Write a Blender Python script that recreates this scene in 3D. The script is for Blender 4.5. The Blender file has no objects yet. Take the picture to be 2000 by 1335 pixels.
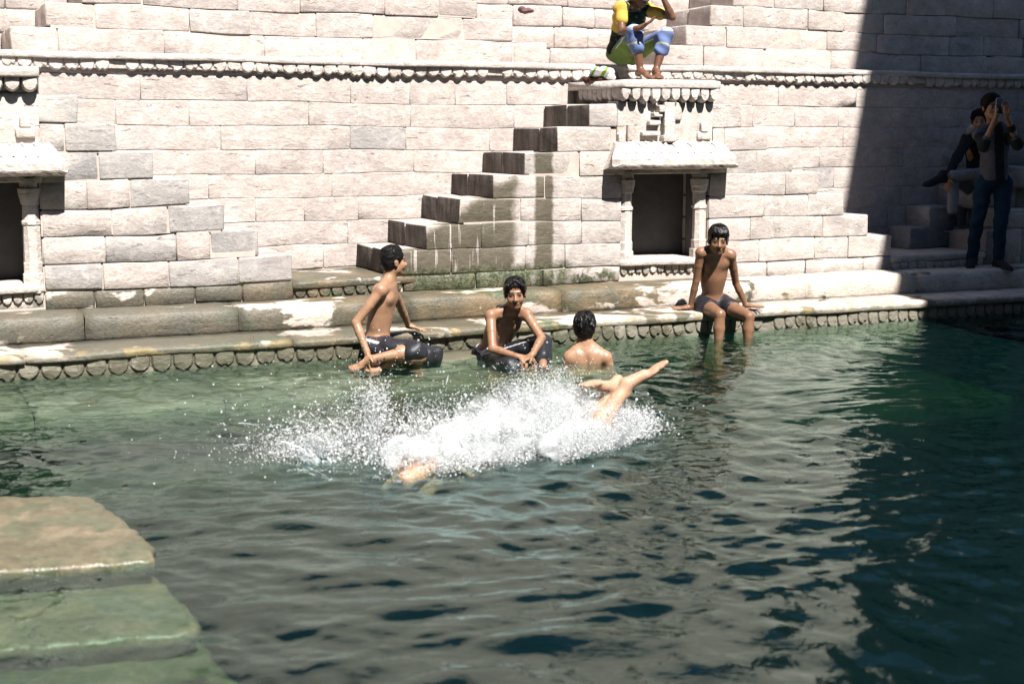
import bpy, bmesh, math, random
import numpy as np
from mathutils import Vector, Matrix

# ------------------------------------------------------------------ camera, world, sun, exposure
sc = bpy.context.scene
COL = sc.collection
CAM_H = 1.655
PITCH = math.atan((667.5 - 265.0) / 2778.0)
WALL_A = math.radians(24.5)          # the far wall recedes to the right
WALL_D = 10.68
O = np.array([0.0, WALL_D, 0.0])
UU = np.array([math.cos(WALL_A), math.sin(WALL_A), 0.0])      # along the wall, to the right
NN = np.array([math.sin(WALL_A), -math.cos(WALL_A), 0.0])     # out of the wall, towards the pool

cam_d = bpy.data.cameras.new('camera'); cam = bpy.data.objects.new('camera', cam_d); COL.objects.link(cam)
cam_d.lens = 50.0; cam_d.sensor_width = 36.0; cam_d.sensor_fit = 'HORIZONTAL'
cam_d.clip_start = 0.05; cam_d.clip_end = 2000
cam.location = (0, 0, CAM_H); cam.rotation_euler = (math.pi / 2 - PITCH, 0, 0)
cam_d.dof.use_dof = True; cam_d.dof.focus_distance = 11.6; cam_d.dof.aperture_fstop = 2.8
sc.camera = cam

SUN_EL = math.radians(55.0)
SUN_DRIFT = 0.06                     # light drifts to the left along the wall
hv = NN + SUN_DRIFT * UU; hv = hv / np.linalg.norm(hv)
to_sun = np.array([hv[0] * math.cos(SUN_EL), hv[1] * math.cos(SUN_EL), math.sin(SUN_EL)])
sun_d = bpy.data.lights.new('sun', 'SUN'); sun = bpy.data.objects.new('sun', sun_d); COL.objects.link(sun)
sun_d.energy = 5.0; sun_d.angle = math.radians(0.53); sun_d.color = (1.0, 0.965, 0.925)
sun.rotation_euler = Vector(to_sun).to_track_quat('Z', 'Y').to_euler()
sun.location = (4, -6, 20)

w = bpy.data.worlds.new('World'); sc.world = w; w.use_nodes = True
nt = w.node_tree; nt.nodes.clear()
sky = nt.nodes.new('ShaderNodeTexSky'); sky.sky_type = 'NISHITA'; sky.sun_disc = False
sky.sun_elevation = SUN_EL; sky.sun_rotation = math.atan2(to_sun[0], to_sun[1])
sky.air_density = 0.75; sky.dust_density = 0.1; sky.ozone_density = 1.5
bg = nt.nodes.new('ShaderNodeBackground'); bg.inputs['Strength'].default_value = 0.05
wo = nt.nodes.new('ShaderNodeOutputWorld')
nt.links.new(sky.outputs[0], bg.inputs['Color']); nt.links.new(bg.outputs[0], wo.inputs['Surface'])

vs = sc.view_settings
vs.view_transform = 'Standard'; vs.look = 'None'; vs.exposure = 1.30; vs.gamma = 1.0
sc.render.engine = 'CYCLES'
sc.cycles.use_denoising = True
sc.cycles.max_bounces = 8; sc.cycles.diffuse_bounces = 1; sc.cycles.volume_bounces = 6; sc.cycles.volume_step_rate = 0.15; sc.cycles.transparent_max_bounces = 16
sc.cycles.caustics_reflective = False; sc.cycles.caustics_refractive = False
sc.cycles.sample_clamp_indirect = 4.0

# ------------------------------------------------------------------ small helpers
def wp(s, n, z):
    p = O + UU * s + NN * n
    return np.array([p[0], p[1], z])

F_PX = 2778.0
def at(px, py, Y):
    """point seen at photo pixel (px, py) that stands Y metres in front of the camera"""
    cp, sp = math.cos(PITCH), math.sin(PITCH)
    a, b = (px - 1000) / F_PX, (py - 667.5) / F_PX
    d = np.array([a, cp - b * sp, -sp - b * cp])
    return np.array([0, 0, CAM_H]) + d * (Y / d[1])

def tag(o, label=None, cat=None, group=None, kind=None):
    if label: o['label'] = label
    if cat: o['category'] = cat
    if group: o['group'] = group
    if kind: o['kind'] = kind
    return o

def mesh_obj(name, verts, faces, mat, parent=None, smooth=True, loc=None):
    me = bpy.data.meshes.new(name)
    me.from_pydata([tuple(map(float, v)) for v in verts], [], faces)
    me.update()
    if smooth: me.polygons.foreach_set('use_smooth', [True] * len(me.polygons))
    if mat is not None: me.materials.append(mat)
    o = bpy.data.objects.new(name, me); COL.objects.link(o)
    if parent is not None: o.parent = parent
    if loc is not None: o.location = tuple(map(float, loc))
    return o

def np_mesh(name, V, Fq, mat, parent=None, smooth=True, loc=None, tri=False):
    """fast mesh from numpy arrays (all quads or all triangles)"""
    k = 3 if tri else 4
    me = bpy.data.meshes.new(name)
    me.vertices.add(len(V)); me.vertices.foreach_set('co', np.ascontiguousarray(V, dtype=np.float32).ravel())
    me.loops.add(len(Fq) * k); me.loops.foreach_set('vertex_index', np.ascontiguousarray(Fq, dtype=np.int32).ravel())
    me.polygons.add(len(Fq)); me.polygons.foreach_set('loop_start', np.arange(0, len(Fq) * k, k, dtype=np.int32))
    me.polygons.foreach_set('use_smooth', np.full(len(Fq), smooth))
    me.update(calc_edges=True); me.validate()
    if mat is not None: me.materials.append(mat)
    o = bpy.data.objects.new(name, me); COL.objects.link(o)
    if parent is not None: o.parent = parent
    if loc is not None: o.location = tuple(map(float, loc))
    return o

def empty(name, loc, rz=0.0, parent=None):
    o = bpy.data.objects.new(name, None); COL.objects.link(o)
    o.location = tuple(map(float, loc)); o.rotation_euler = (0, 0, rz); o.empty_display_size = 0.2
    if parent is not None: o.parent = parent
    return o

def wall_root(name, s, n, z):
    """an Empty whose axes are: x along the wall, y into the wall, z up"""
    o = empty(name, wp(s, n, z), WALL_A)
    o['_s'] = s; o['_n'] = n; o['_z'] = z
    return o

def rel(root, s, n, z):
    return (s - root['_s'], -(n - root['_n']), z - root['_z'])

# ------------------------------------------------------------------ materials
def new_mat(name):
    m = bpy.data.materials.new(name); m.use_nodes = True
    t = m.node_tree; b = t.nodes['Principled BSDF']
    return m, t, b

class NB:
    """terse node builder"""
    def __init__(s, t): s.t = t
    def n(s, typ, **kw):
        x = s.t.nodes.new(typ)
        for k, v in kw.items(): setattr(x, k, v)
        return x
    def link(s, a, b): s.t.links.new(a, b)
    def val(s, x, sock):
        if hasattr(x, 'is_linked') or isinstance(x, bpy.types.NodeSocket): s.t.links.new(x, sock)
        else: sock.default_value = x
    def math(s, op, a, b=0.0, c=None, clamp=False):
        x = s.n('ShaderNodeMath', operation=op); x.use_clamp = clamp
        s.val(a, x.inputs[0]); s.val(b, x.inputs[1])
        if c is not None: s.val(c, x.inputs[2])
        return x.outputs[0]
    def sstep(s, x, lo, hi, inv=False):
        m = s.n('ShaderNodeMapRange', interpolation_type='SMOOTHSTEP')
        s.val(x, m.inputs['Value']); s.val(lo, m.inputs['From Min']); s.val(hi, m.inputs['From Max'])
        if inv: m.inputs['To Min'].default_value = 1; m.inputs['To Max'].default_value = 0
        return m.outputs['Result']
    def mix(s, f, a, b, mode='MIX'):
        x = s.n('ShaderNodeMix', data_type='RGBA', blend_type=mode)
        s.val(f, x.inputs['Factor'])
        for v, k in ((a, 'A'), (b, 'B')):
            sk = [i for i in x.inputs if i.name == k and i.type == 'RGBA'][0]
            if isinstance(v, tuple): sk.default_value = (*v[:3], 1)
            else: s.link(v, sk)
        return [o for o in x.outputs if o.type == 'RGBA'][0]
    def noise(s, vec, scale, detail=4, rough=0.55, dist=0.0):
        x = s.n('ShaderNodeTexNoise'); x.inputs['Scale'].default_value = scale
        x.inputs['Detail'].default_value = detail; x.inputs['Roughness'].default_value = rough
        x.inputs['Distortion'].default_value = dist
        if vec is not None: s.link(vec, x.inputs['Vector'])
        return x.outputs['Fac']
    def comb(s, a, b, c):
        x = s.n('ShaderNodeCombineXYZ'); s.val(a, x.inputs[0]); s.val(b, x.inputs[1]); s.val(c, x.inputs[2])
        return x.outputs[0]
    def bump(s, h, strength, dist, normal=None):
        x = s.n('ShaderNodeBump'); x.inputs['Strength'].default_value = strength; x.inputs['Distance'].default_value = dist
        s.link(h, x.inputs['Height'])
        if normal is not None: s.link(normal, x.inputs['Normal'])
        return x.outputs[0]
    def wallco(s):
        g = s.n('ShaderNodeNewGeometry')
        sub = s.n('ShaderNodeVectorMath', operation='SUBTRACT'); s.link(g.outputs['Position'], sub.inputs[0]); sub.inputs[1].default_value = tuple(O)
        d1 = s.n('ShaderNodeVectorMath', operation='DOT_PRODUCT'); s.link(sub.outputs[0], d1.inputs[0]); d1.inputs[1].default_value = tuple(UU)
        d2 = s.n('ShaderNodeVectorMath', operation='DOT_PRODUCT'); s.link(sub.outputs[0], d2.inputs[0]); d2.inputs[1].default_value = tuple(NN)
        sp = s.n('ShaderNodeSeparateXYZ'); s.link(sub.outputs[0], sp.inputs[0])
        return d1.outputs['Value'], d2.outputs['Value'], sp.outputs['Z']

def band(nb, x, a, b, soft):
    """1 inside [a, b], soft edges"""
    return nb.math('MULTIPLY', nb.sstep(x, a - soft, a + soft), nb.sstep(x, b - soft, b + soft, inv=True))

def stone_material(name, c1, c2, c3, mode):
    """worn pink sandstone; mode adds stains with places of their own and, on stairs, painted shade on step ends: 'wall', 'stairs', 'ledge', 'carved'"""
    m, t, b = new_mat(name); nb = NB(t)
    S, N, Z = nb.wallco()
    oi = nb.n('ShaderNodeObjectInfo')
    rnd = oi.outputs['Random']
    off = nb.math('MULTIPLY', rnd, 37.0)
    P = nb.comb(nb.math('ADD', S, off), N, Z)
    Pg = nb.comb(S, N, Z)
    grain = nb.comb(nb.math('MULTIPLY', nb.math('ADD', S, off), 8.0), nb.math('MULTIPLY', N, 8.0), nb.math('MULTIPLY', Z, 17.0))
    cloud = nb.noise(Pg, 1.4, 5, 0.6)
    mid = nb.noise(P, 7.0, 5, 0.62, 0.6)
    fine = nb.noise(P, 42.0, 6, 0.75)
    gr = nb.noise(grain, 1.0, 5, 0.62, 0.5)
    tone = nb.sstep(rnd, 0.0, 1.0)
    col = nb.mix(tone, c1, c2)
    col = nb.mix(nb.sstep(mid, 0.42, 0.72), col, c3)
    col = nb.mix(nb.math('MULTIPLY', nb.sstep(cloud, 0.5, 0.75), 0.55), col, (0.52, 0.46, 0.40))
    br = nb.math('MULTIPLY_ADD', fine, 0.80, 0.58)
    br = nb.math('MULTIPLY', br, nb.math('MULTIPLY_ADD', nb.noise(Pg, 2.6, 6, 0.7, 0.6), 0.7, 0.66))
    br = nb.math('MULTIPLY', br, nb.math('MULTIPLY_ADD', gr, 0.6, 0.70))
    rgb = nb.n('ShaderNodeVectorMath', operation='SCALE'); nb.link(col, rgb.inputs[0]); nb.link(br, rgb.inputs['Scale'])
    col = rgb.outputs[0]
    rough = 0.85
    blot = nb.math('MULTIPLY', nb.sstep(nb.noise(Pg, 1.1, 6, 0.72, 0.8), 0.54, 0.70), 0.42)
    col = nb.mix(blot, col, (0.24, 0.20, 0.185))
    smear = nb.math('MULTIPLY', nb.sstep(nb.noise(nb.comb(nb.math('MULTIPLY', S, 1.6), N, nb.math('MULTIPLY', Z, 3.2)), 1.0, 6, 0.7, 0.5), 0.60, 0.66), 0.5)
    col = nb.mix(smear, col, (0.56, 0.50, 0.45))
    wetm = None
    wob = nb.math('MULTIPLY_ADD', nb.noise(Pg, 9.0, 4, 0.6), 0.16, -0.08)
    Sw = nb.math('ADD', S, wob)
    if mode == 'stairs':
        # splashed and dripping water has soaked the flight on the left of the shrine
        front = nb.sstep(N, -1.62, -1.42)
        reg = nb.math('MULTIPLY', band(nb, Sw, -0.9, 0.63, 0.05), nb.sstep(nb.math('ADD', nb.math('MULTIPLY_ADD', S, -0.55, Z), wob), 0.92, 1.02, inv=True))
        st1 = nb.math('MULTIPLY', band(nb, nb.math('MULTIPLY_ADD', wob, 0.45, S), 0.815, 0.985, 0.018), nb.sstep(Z, 1.45, 1.75, inv=True))
        st2 = nb.math('MULTIPLY', band(nb, Sw, 0.35, 0.60, 0.05), nb.sstep(nb.math('ADD', Z, wob), 1.20, 1.32, inv=True))
        drip = nb.noise(nb.comb(nb.math('MULTIPLY', S, 14.0), N, nb.math('MULTIPLY', Z, 1.2)), 1.0, 3, 0.6)
        hole = nb.sstep(drip, 0.60, 0.66, inv=True)
        wet = nb.math('MAXIMUM', nb.math('MULTIPLY', nb.math('MAXIMUM', reg, st2), hole), st1)
        wet = nb.math('MULTIPLY', wet, front)
        col = nb.mix(nb.math('MULTIPLY', wet, 0.9), col, nb.mix(mid, (0.045, 0.036, 0.019), (0.092, 0.078, 0.046)))
        # treads keep a tan wet film
        moss = nb.math('MULTIPLY', band(nb, Sw, -0.62, 1.15, 0.1), nb.sstep(nb.math('ADD', Z, nb.math('MULTIPLY', wob, 0.9)), 0.52, 0.60, inv=True))
        moss2 = nb.math('MULTIPLY', band(nb, Sw, 1.15, 1.62, 0.06), nb.math('MULTIPLY', nb.sstep(nb.math('ADD', Z, nb.math('MULTIPLY', wob, 1.2)), 0.46, 0.56, inv=True), nb.sstep(mid, 0.42, 0.55)))
        moss = nb.math('MULTIPLY', nb.math('MAXIMUM', moss, moss2), nb.sstep(N, -1.62, -1.45))
        mosscol = nb.mix(nb.sstep(nb.noise(P, 28.0, 5, 0.7, 0.8), 0.38, 0.66), (0.028, 0.036, 0.017), (0.135, 0.138, 0.080))
        col = nb.mix(nb.math('MULTIPLY', moss, nb.sstep(mid, 0.22, 0.5)), col, mosscol)
        side = nb.math('MULTIPLY', nb.sstep(Z, 0.3, 2.2, inv=True), 0.5)
        # shade of the left-facing step ends painted into the colour, with streaks
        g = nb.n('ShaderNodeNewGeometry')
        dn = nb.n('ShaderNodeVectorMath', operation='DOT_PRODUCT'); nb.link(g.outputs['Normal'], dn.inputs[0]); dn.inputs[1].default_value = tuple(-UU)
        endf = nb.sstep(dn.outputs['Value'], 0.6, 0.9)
        end_streak = nb.noise(nb.comb(nb.math('MULTIPLY', S, 5.0), nb.math('MULTIPLY', N, 9.0), nb.math('MULTIPLY', Z, 2.5)), 1.0, 5, 0.65)
        col = nb.mix(nb.math('MULTIPLY', endf, nb.math('MULTIPLY_ADD', nb.sstep(end_streak, 0.30, 0.66), 0.25, 0.72)), col, (0.036, 0.026, 0.019))
        wetm = wet
    elif mode == 'ledge':
        a = nb.noise(nb.comb(nb.math('MULTIPLY', S, 1.0), nb.math('MULTIPLY', N, 1.6), nb.math('MULTIPLY', Z, 2.4)), 1.25, 4, 0.55, 0.5)
        edge = nb.math('MULTIPLY_ADD', mid, 0.16, -0.08)
        rt = nb.math('MULTIPLY', nb.sstep(S, 1.0, 3.8), 0.20)
        dry = nb.sstep(nb.math('ADD', nb.math('ADD', a, edge), rt), 0.555, 0.595)
        low = nb.sstep(nb.math('ADD', Z, wob), 0.10, 0.20, inv=True)
        wetc = nb.mix(nb.sstep(nb.noise(Pg, 3.0, 4, 0.6), 0.40, 0.62), (0.088, 0.080, 0.056), (0.150, 0.112, 0.066))
        gm = nb.math('MULTIPLY', nb.sstep(nb.noise(Pg, 2.3, 5, 0.65), 0.54, 0.64), nb.sstep(S, 1.4, 0.6))
        wetc = nb.mix(gm, wetc, (0.060, 0.085, 0.040))
        fdark = nb.math('MULTIPLY', nb.sstep(S, -0.6, -2.2), 0.65)
        wetc = nb.mix(fdark, wetc, (0.105, 0.10, 0.082))
        wr = nb.n('ShaderNodeVectorMath', operation='SCALE'); nb.link(wetc, wr.inputs[0]); nb.link(nb.math('MULTIPLY_ADD', fine, 1.5, 0.28), wr.inputs['Scale'])
        col = nb.mix(dry, wr.outputs[0], col)
        col = nb.mix(nb.math('MULTIPLY', low, 0.75), col, nb.mix(mid, (0.06, 0.062, 0.042), (0.16, 0.15, 0.10)))
        # iron-yellow lichen on the worn edge
        yel = nb.math('MULTIPLY', nb.sstep(nb.noise(Pg, 5.0, 4, 0.6), 0.50, 0.60), nb.math('MULTIPLY', band(nb, Z, 0.11, 0.19, 0.015), band(nb, N, -0.46, -0.30, 0.02)))
        col = nb.mix(nb.math('MULTIPLY', yel, 0.6), col, (0.25, 0.19, 0.085))
        red = nb.sstep(nb.noise(P, 6.0, 3, 0.5), 0.72, 0.78)
        col = nb.mix(nb.math('MULTIPLY', red, 0.7), col, (0.22, 0.07, 0.035))
        wetm = nb.math('SUBTRACT', 1.0, dry)
    elif mode == 'wall':
        # damp greenish foot of the wall and a few rusty runs
        foot = nb.math('MULTIPLY', nb.sstep(nb.math('ADD', Z, nb.math('MULTIPLY', wob, 1.2)), 0.38, 0.62, inv=True), nb.sstep(mid, 0.40, 0.60))
        col = nb.mix(nb.math('MULTIPLY', foot, 0.6), col, (0.13, 0.115, 0.07))
    elif mode == 'carved':
        spot = nb.sstep(nb.noise(P, 16.0, 4, 0.7), 0.60, 0.70)
        col = nb.mix(nb.math('MULTIPLY', spot, 0.5), col, (0.20, 0.14, 0.10))
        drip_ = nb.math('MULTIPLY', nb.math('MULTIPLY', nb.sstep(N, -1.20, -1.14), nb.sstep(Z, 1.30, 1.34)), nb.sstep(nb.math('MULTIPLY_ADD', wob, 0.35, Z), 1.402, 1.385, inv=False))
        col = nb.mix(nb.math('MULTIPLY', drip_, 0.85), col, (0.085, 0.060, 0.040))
        damp = nb.math('MULTIPLY', nb.sstep(nb.math('ADD', Z, wob), 0.42, 0.56, inv=True), nb.sstep(mid, 0.38, 0.52))
        col = nb.mix(nb.math('MULTIPLY', damp, 0.75), col, (0.07, 0.07, 0.045))
    pit = nb.sstep(nb.noise(nb.comb(nb.math('MULTIPLY', nb.math('ADD', S, off), 4.0), N, nb.math('MULTIPLY', Z, 22.0)), 1.3, 3, 0.7, 1.2), 0.645, 0.70)
    col = nb.mix(nb.math('MULTIPLY', pit, 0.55), col, (0.16, 0.10, 0.07))
    nb.link(col, b.inputs['Base Color'])
    if wetm is not None:
        nb.link(nb.math('MULTIPLY_ADD', wetm, -0.38, 0.85), b.inputs['Roughness'])
    else:
        b.inputs['Roughness'].default_value = rough
    b.inputs['Specular IOR Level'].default_value = 0.35
    h = nb.math('ADD', nb.math('MULTIPLY', gr, 0.9), nb.math('ADD', nb.math('MULTIPLY', mid, 0.9), nb.math('MULTIPLY', fine, 0.45)))
    h = nb.math('SUBTRACT', h, nb.math('MULTIPLY', pit, 0.8))
    nb.link(nb.bump(h, 0.75, 0.014), b.inputs['Normal'])
    return m

M = {}
PINK = ((0.442, 0.376, 0.337), (0.390, 0.334, 0.304), (0.482, 0.43, 0.389))
M['wall'] = stone_material('sandstone_wall', *PINK, 'wall')
M['stairs'] = stone_material('sandstone_stairs', (0.42, 0.365, 0.33), (0.365, 0.325, 0.298), (0.48, 0.435, 0.395), 'stairs')
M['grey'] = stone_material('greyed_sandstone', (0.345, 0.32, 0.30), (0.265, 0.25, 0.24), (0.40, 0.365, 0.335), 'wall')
M['ledge'] = stone_material('ledge_stone', (0.50, 0.43, 0.36), (0.44, 0.38, 0.32), (0.55, 0.48, 0.42), 'ledge')
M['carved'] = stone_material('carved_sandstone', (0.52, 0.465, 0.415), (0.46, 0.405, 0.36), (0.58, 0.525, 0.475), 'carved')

def plain_mat(name, col, rough=0.8, spec=0.3, var=0.25, scale=12.0, bump=0.0, sheen=0.0):
    m, t, b = new_mat(name); nb = NB(t)
    tc = nb.n('ShaderNodeTexCoord')
    f = nb.noise(tc.outputs['Object'], scale, 4, 0.6)
    c = nb.mix(f, tuple(v * (1 - var) for v in col), tuple(min(1, v * (1 + var)) for v in col))
    nb.link(c, b.inputs['Base Color']); b.inputs['Roughness'].default_value = rough
    b.inputs['Specular IOR Level'].default_value = spec
    if bump: nb.link(nb.bump(f, bump, 0.01), b.inputs['Normal'])
    return m
M['mortar'] = plain_mat('lime_mortar', (0.46, 0.385, 0.335), 0.95, 0.1, 0.3, 9.0, 0.5)
M['wetcore'] = plain_mat('wet_dark_masonry', (0.045, 0.045, 0.033), 0.5, 0.4, 0.4, 14.0, 0.6)
M['shaded_recess'] = plain_mat('dim_recess_stone', (0.11, 0.105, 0.10), 0.9, 0.15, 0.4, 6.0, 0.6)  # niche lining: shade of the recess put into a darker stone colour

# ------------------------------------------------------------------ stones
rng = random.Random(7)
def warp(s, z):
    return 0.010 * math.sin(s * 0.9 + z * 2.0) + 0.006 * math.sin(s * 2.7 + 1.0 + z * 5.0) + 0.003 * math.sin(s * 7.1 + z * 11.0)

def linspace_edges(L, e, step):
    k = max(1, int(round((L - 2 * e) / step)))
    return [0.0] + [e + (L - 2 * e) * i / k for i in range(k + 1)] + [L]

def stone(root, s0, s1, z0, z1, nf, depth, mat, name='stone', e=0.016, rough=0.004, cut=0.010, parent=None, proud=0.006, tiltz=0.0, warped=True):
    """one dressed block: front face at n = nf (towards the pool), running depth metres into the wall"""
    L, H = s1 - s0, z1 - z0
    e = min(e, L * 0.3, H * 0.3)
    xs = linspace_edges(L, e, 0.16); zs = linspace_edges(H, e, 0.10)
    pr = rng.uniform(-proud, proud)
    V, F = [], []
    nx, nz = len(xs), len(zs)
    cs, cz = (s0 + s1) / 2, (z0 + z1) / 2
    ph = rng.uniform(0, 99)
    def put(x, zz, y):
        s = s0 + x
        z = z0 + zz + (warp(s, z0 + zz) if warped else 0) + tiltz * (s - cs)
        V.append((s - cs, y, z - cz))
    for j, zz in enumerate(zs):
        for i, x in enumerate(xs):
            bx, bz = i in (0, nx - 1), j in (0, nz - 1)
            y = -pr + rng.uniform(-rough, rough) * 0.5
            xx, zc = x, zz
            if bx or bz:
                y += cut * rng.uniform(0.6, 1.3)
                jx, jz = rng.uniform(-rough, rough), rng.uniform(-rough, rough)
                if bx and bz:
                    y += cut * 0.7
                    jx += (0.006 if i == 0 else -0.006); jz += (0.006 if j == 0 else -0.006)
                if rng.random() < 0.06: jz += rng.uniform(-0.012, 0.0) if j else rng.uniform(0, 0.012)
                xx += jx; zc += jz
            put(xx, zc, y)
    for j in range(nz - 1):
        for i in range(nx - 1):
            a = j * nx + i; F.append((a, a + 1, a + nx + 1, a + nx))
    ring = [i for i in range(nx)] + [j * nx + nx - 1 for j in range(1, nz)] + [(nz - 1) * nx + i for i in range(nx - 2, -1, -1)] + [j * nx for j in range(nz - 2, 0, -1)]
    base = len(V)
    for r in ring: V.append((V[r][0], depth, V[r][2]))
    R = len(ring)
    for k in range(R):
        a, b_ = ring[k], ring[(k + 1) % R]
        F.append((b_, a, base + k, base + (k + 1) % R))
    F.append(tuple(base + k for k in range(R)))
    l = rel(root, cs, nf, cz)
    o = mesh_obj(name, V, F, mat, parent or root, True, l)
    md = o.data
    # crisp arrises where the sides meet the chamfer: keep the sides flat
    nfront = (nx - 1) * (nz - 1)
    sm = [True] * nfront + [False] * (len(md.polygons) - nfront)
    md.polygons.foreach_set('use_smooth', sm)
    return o

def boxes_obj(name, boxes, mat, root):
    """core masonry behind the facing stones: boxes (s0, s1, n0, n1, z0, z1) that are one solid"""
    V, F = [], []
    for (s0, s1, n0, n1, z0, z1) in boxes:
        b0 = len(V)
        for z in (z0, z1):
            for (s, n) in ((s0, n0), (s1, n0), (s1, n1), (s0, n1)):
                V.append(rel(root, s, n, z))
        F += [tuple(b0 + i for i in f) for f in ((0, 1, 2, 3), (7, 6, 5, 4), (0, 4, 5, 1), (1, 5, 6, 2), (2, 6, 7, 3), (3, 7, 4, 0))]
    return mesh_obj(name, V, F, mat, root, False)

def course(root, s0, s1, z0, z1, nf, depth, mats, lo=0.36, hi=0.75, holes=(), gap=0.006, name='stone', skip_end=None, **kw):
    """lay one course of blocks between s0 and s1, leaving out the spans in holes"""
    spans = [(s0, s1)]
    for (a, b_) in holes:
        nxt = []
        for (p, q) in spans:
            if b_ <= p or a >= q: nxt.append((p, q)); continue
            if a > p: nxt.append((p, a))
            if b_ < q: nxt.append((b_, q))
        spans = nxt
    out = []
    for (p, q) in spans:
        if q - p < 0.05: continue
        x = p
        while x < q - 1e-6:
            wv = rng.uniform(lo, hi)
            if q - (x + wv) < lo * 0.7: wv = q - x
            mt = mats if not isinstance(mats, (list, tuple)) else rng.choice(mats)
            g = gap * rng.uniform(0.0, 0.45) * (4 if rng.random() < .10 else 1)
            gz = gap * (rng.uniform(0.9, 2.0) if rng.random() < .20 else rng.uniform(.05, .45))
            out.append(stone(root, x + g / 2, x + wv - g / 2, z0 + gz, z1 - gap * .1, nf, depth, mt, name, tiltz=rng.uniform(-0.004, 0.004), **kw))
            x += wv
    return out

# petals: scalloped tongues of the carved friezes; a few meshes shared by all
def petal_data(name, wdt, hgt, dep, seed, mat):
    """flat tongue with a blunt point, a sunk border and a low rib down its middle"""
    r = random.Random(seed)
    hw = wdt / 2
    out = [(-hw, 0.0), (-hw, -hgt * .30), (-hw * .97, -hgt * .55), (-hw * .80, -hgt * .76), (-hw * .42, -hgt * .92), (0, -hgt * (1.0 + r.uniform(-.06, .03))),
           (hw * .42, -hgt * .92), (hw * .80, -hgt * .76), (hw * .97, -hgt * .55), (hw, -hgt * .30), (hw, 0.0)]
    if r.random() < .35:                      # chipped tip
        k = r.randrange(3, 8); out[k] = (out[k][0] * .8, out[k][1] * r.uniform(.72, .9))
    V, F = [], []
    n = len(out)
    for (x, z) in out: V.append((x, dep, z))
    for (x, z) in out: V.append((x * .985, dep * .30 + r.uniform(-.003, .003), z))
    for (x, z) in out: V.append((x * .94 + r.uniform(-.001, .001), dep * .16 + r.uniform(-.002, .002), z * .95 if z < 0 else 0))
    for (x, z) in out: V.append((x * .82, r.uniform(-.002, .003), z * .86 if z < 0 else 0))
    c = len(V); V.append((0, -dep * .04, -hgt * .40))
    for lay in range(3):
        for k in range(n - 1):
            a = lay * n + k
            F.append((a, a + 1, a + 1 + n, a + n))
    for k in range(n - 1): F.append((3 * n + k, 3 * n + k + 1, c))
    F.append((4 * n - 1, 3 * n, c))
    me = bpy.data.meshes.new(name); me.from_pydata(V, [], F); me.update()
    me.polygons.foreach_set('use_smooth', [False] * len(me.polygons)); me.materials.append(mat)
    bm = bmesh.new(); bm.from_mesh(me); bmesh.ops.recalc_face_normals(bm, faces=bm.faces); bm.to_mesh(me); bm.free()
    return me

def petals(parent, root, s0, s1, zt, n, wdt, hgt, dep, mat, broken=0.06, along='s', seed=1, skew=None):
    datas = [petal_data('petal', wdt, hgt, dep, seed * 10 + k, mat) for k in range(5)]
    k = int(round((s1 - s0) / wdt)); stp = (s1 - s0) / k
    r = random.Random(seed)
    for i in range(k):
        if r.random() < broken: continue
        o = bpy.data.objects.new('petal', datas[r.randrange(5)]); COL.objects.link(o); o.parent = parent
        if along == 's':
            s = s0 + (i + 0.5) * stp
            o.location = rel(root, s, n if skew is None else skew(s), zt + (warp(s, zt) if along == 's' else 0))
            o.rotation_euler = (r.uniform(-.03, .03), 0, r.uniform(-.04, .04))
        else:   # along n, facing -s
            o.location = rel(root, n, s0 + (i + 0.5) * stp, zt); o.rotation_euler = (0, 0, -math.pi / 2)
        o.scale = (stp / wdt * r.uniform(0.95, 1.0), r.uniform(0.8, 1.2), r.uniform(0.90, 1.06))

def slab(parent, root, s0, s1, n0, n1, z0, z1, mat, name, step=0.12, rough=0.006, rnd=0.018, nwarp=0.0, seed=0, endround=True):
    """long ledge slab with a worn rounded nose along n1 (the pool side)"""
    r = random.Random(seed + int((s0 + 50) * 100))
    H = z1 - z0; ns = max(2, int((s1 - s0) / step))
    prof = [(n0, z1), (n0 + (n1 - n0) * .35, z1), (n0 + (n1 - n0) * .7, z1 - 0.001), (n1 - rnd * 2.2, z1 - .002), (n1 - rnd * .8, z1 - rnd * .45), (n1 - rnd * .15, z1 - rnd * 1.2), (n1, z1 - H * .5), (n1 - .004, z0 + H * .18), (n1 - rnd * .5, z0), (n0, z0)]
    V, F = [], []; m = len(prof)
    ph = r.uniform(0, 9)
    for i in range(ns + 1):
        s = s0 + (s1 - s0) * i / ns
        endf = 1.0 if i in (0, ns) else 0.0
        wv = 0.012 * math.sin(s * 2.1 + ph) + 0.007 * math.sin(s * 5.7 + ph * 2) + r.uniform(-rough, rough)
        if r.random() < 0.10: wv -= r.uniform(0.005, 0.02)
        for k, (n, z) in enumerate(prof):
            f = 0 if k in (0, 9) else min(1, max(0, (n - n0) / (n1 - n0)))
            dz = 0 if k >= 7 else (r.uniform(-rough, rough) * 0.5)
            V.append(rel(root, s + r.uniform(-.002, .002), n + wv * f - endf * 0.012 * f, z + dz + warp(s, z) * 0.5 - (0.007 * endf if 0 < k < 7 else 0)))
    for i in range(ns):
        for k in range(m):
            a, b_ = i * m + k, i * m + (k + 1) % m
            F.append((a, a + m, b_ + m, b_))
    F.append(tuple(range(m))); F.append(tuple(reversed(range(ns * m, ns * m + m))))
    bb = np.array(V); c = bb.mean(0)
    o = mesh_obj(name, bb - c, F, mat, parent, True, c)
    bm = bmesh.new(); bm.from_mesh(o.data); bmesh.ops.recalc_face_normals(bm, faces=bm.faces); bm.to_mesh(o.data); bm.free()
    return o

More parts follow.
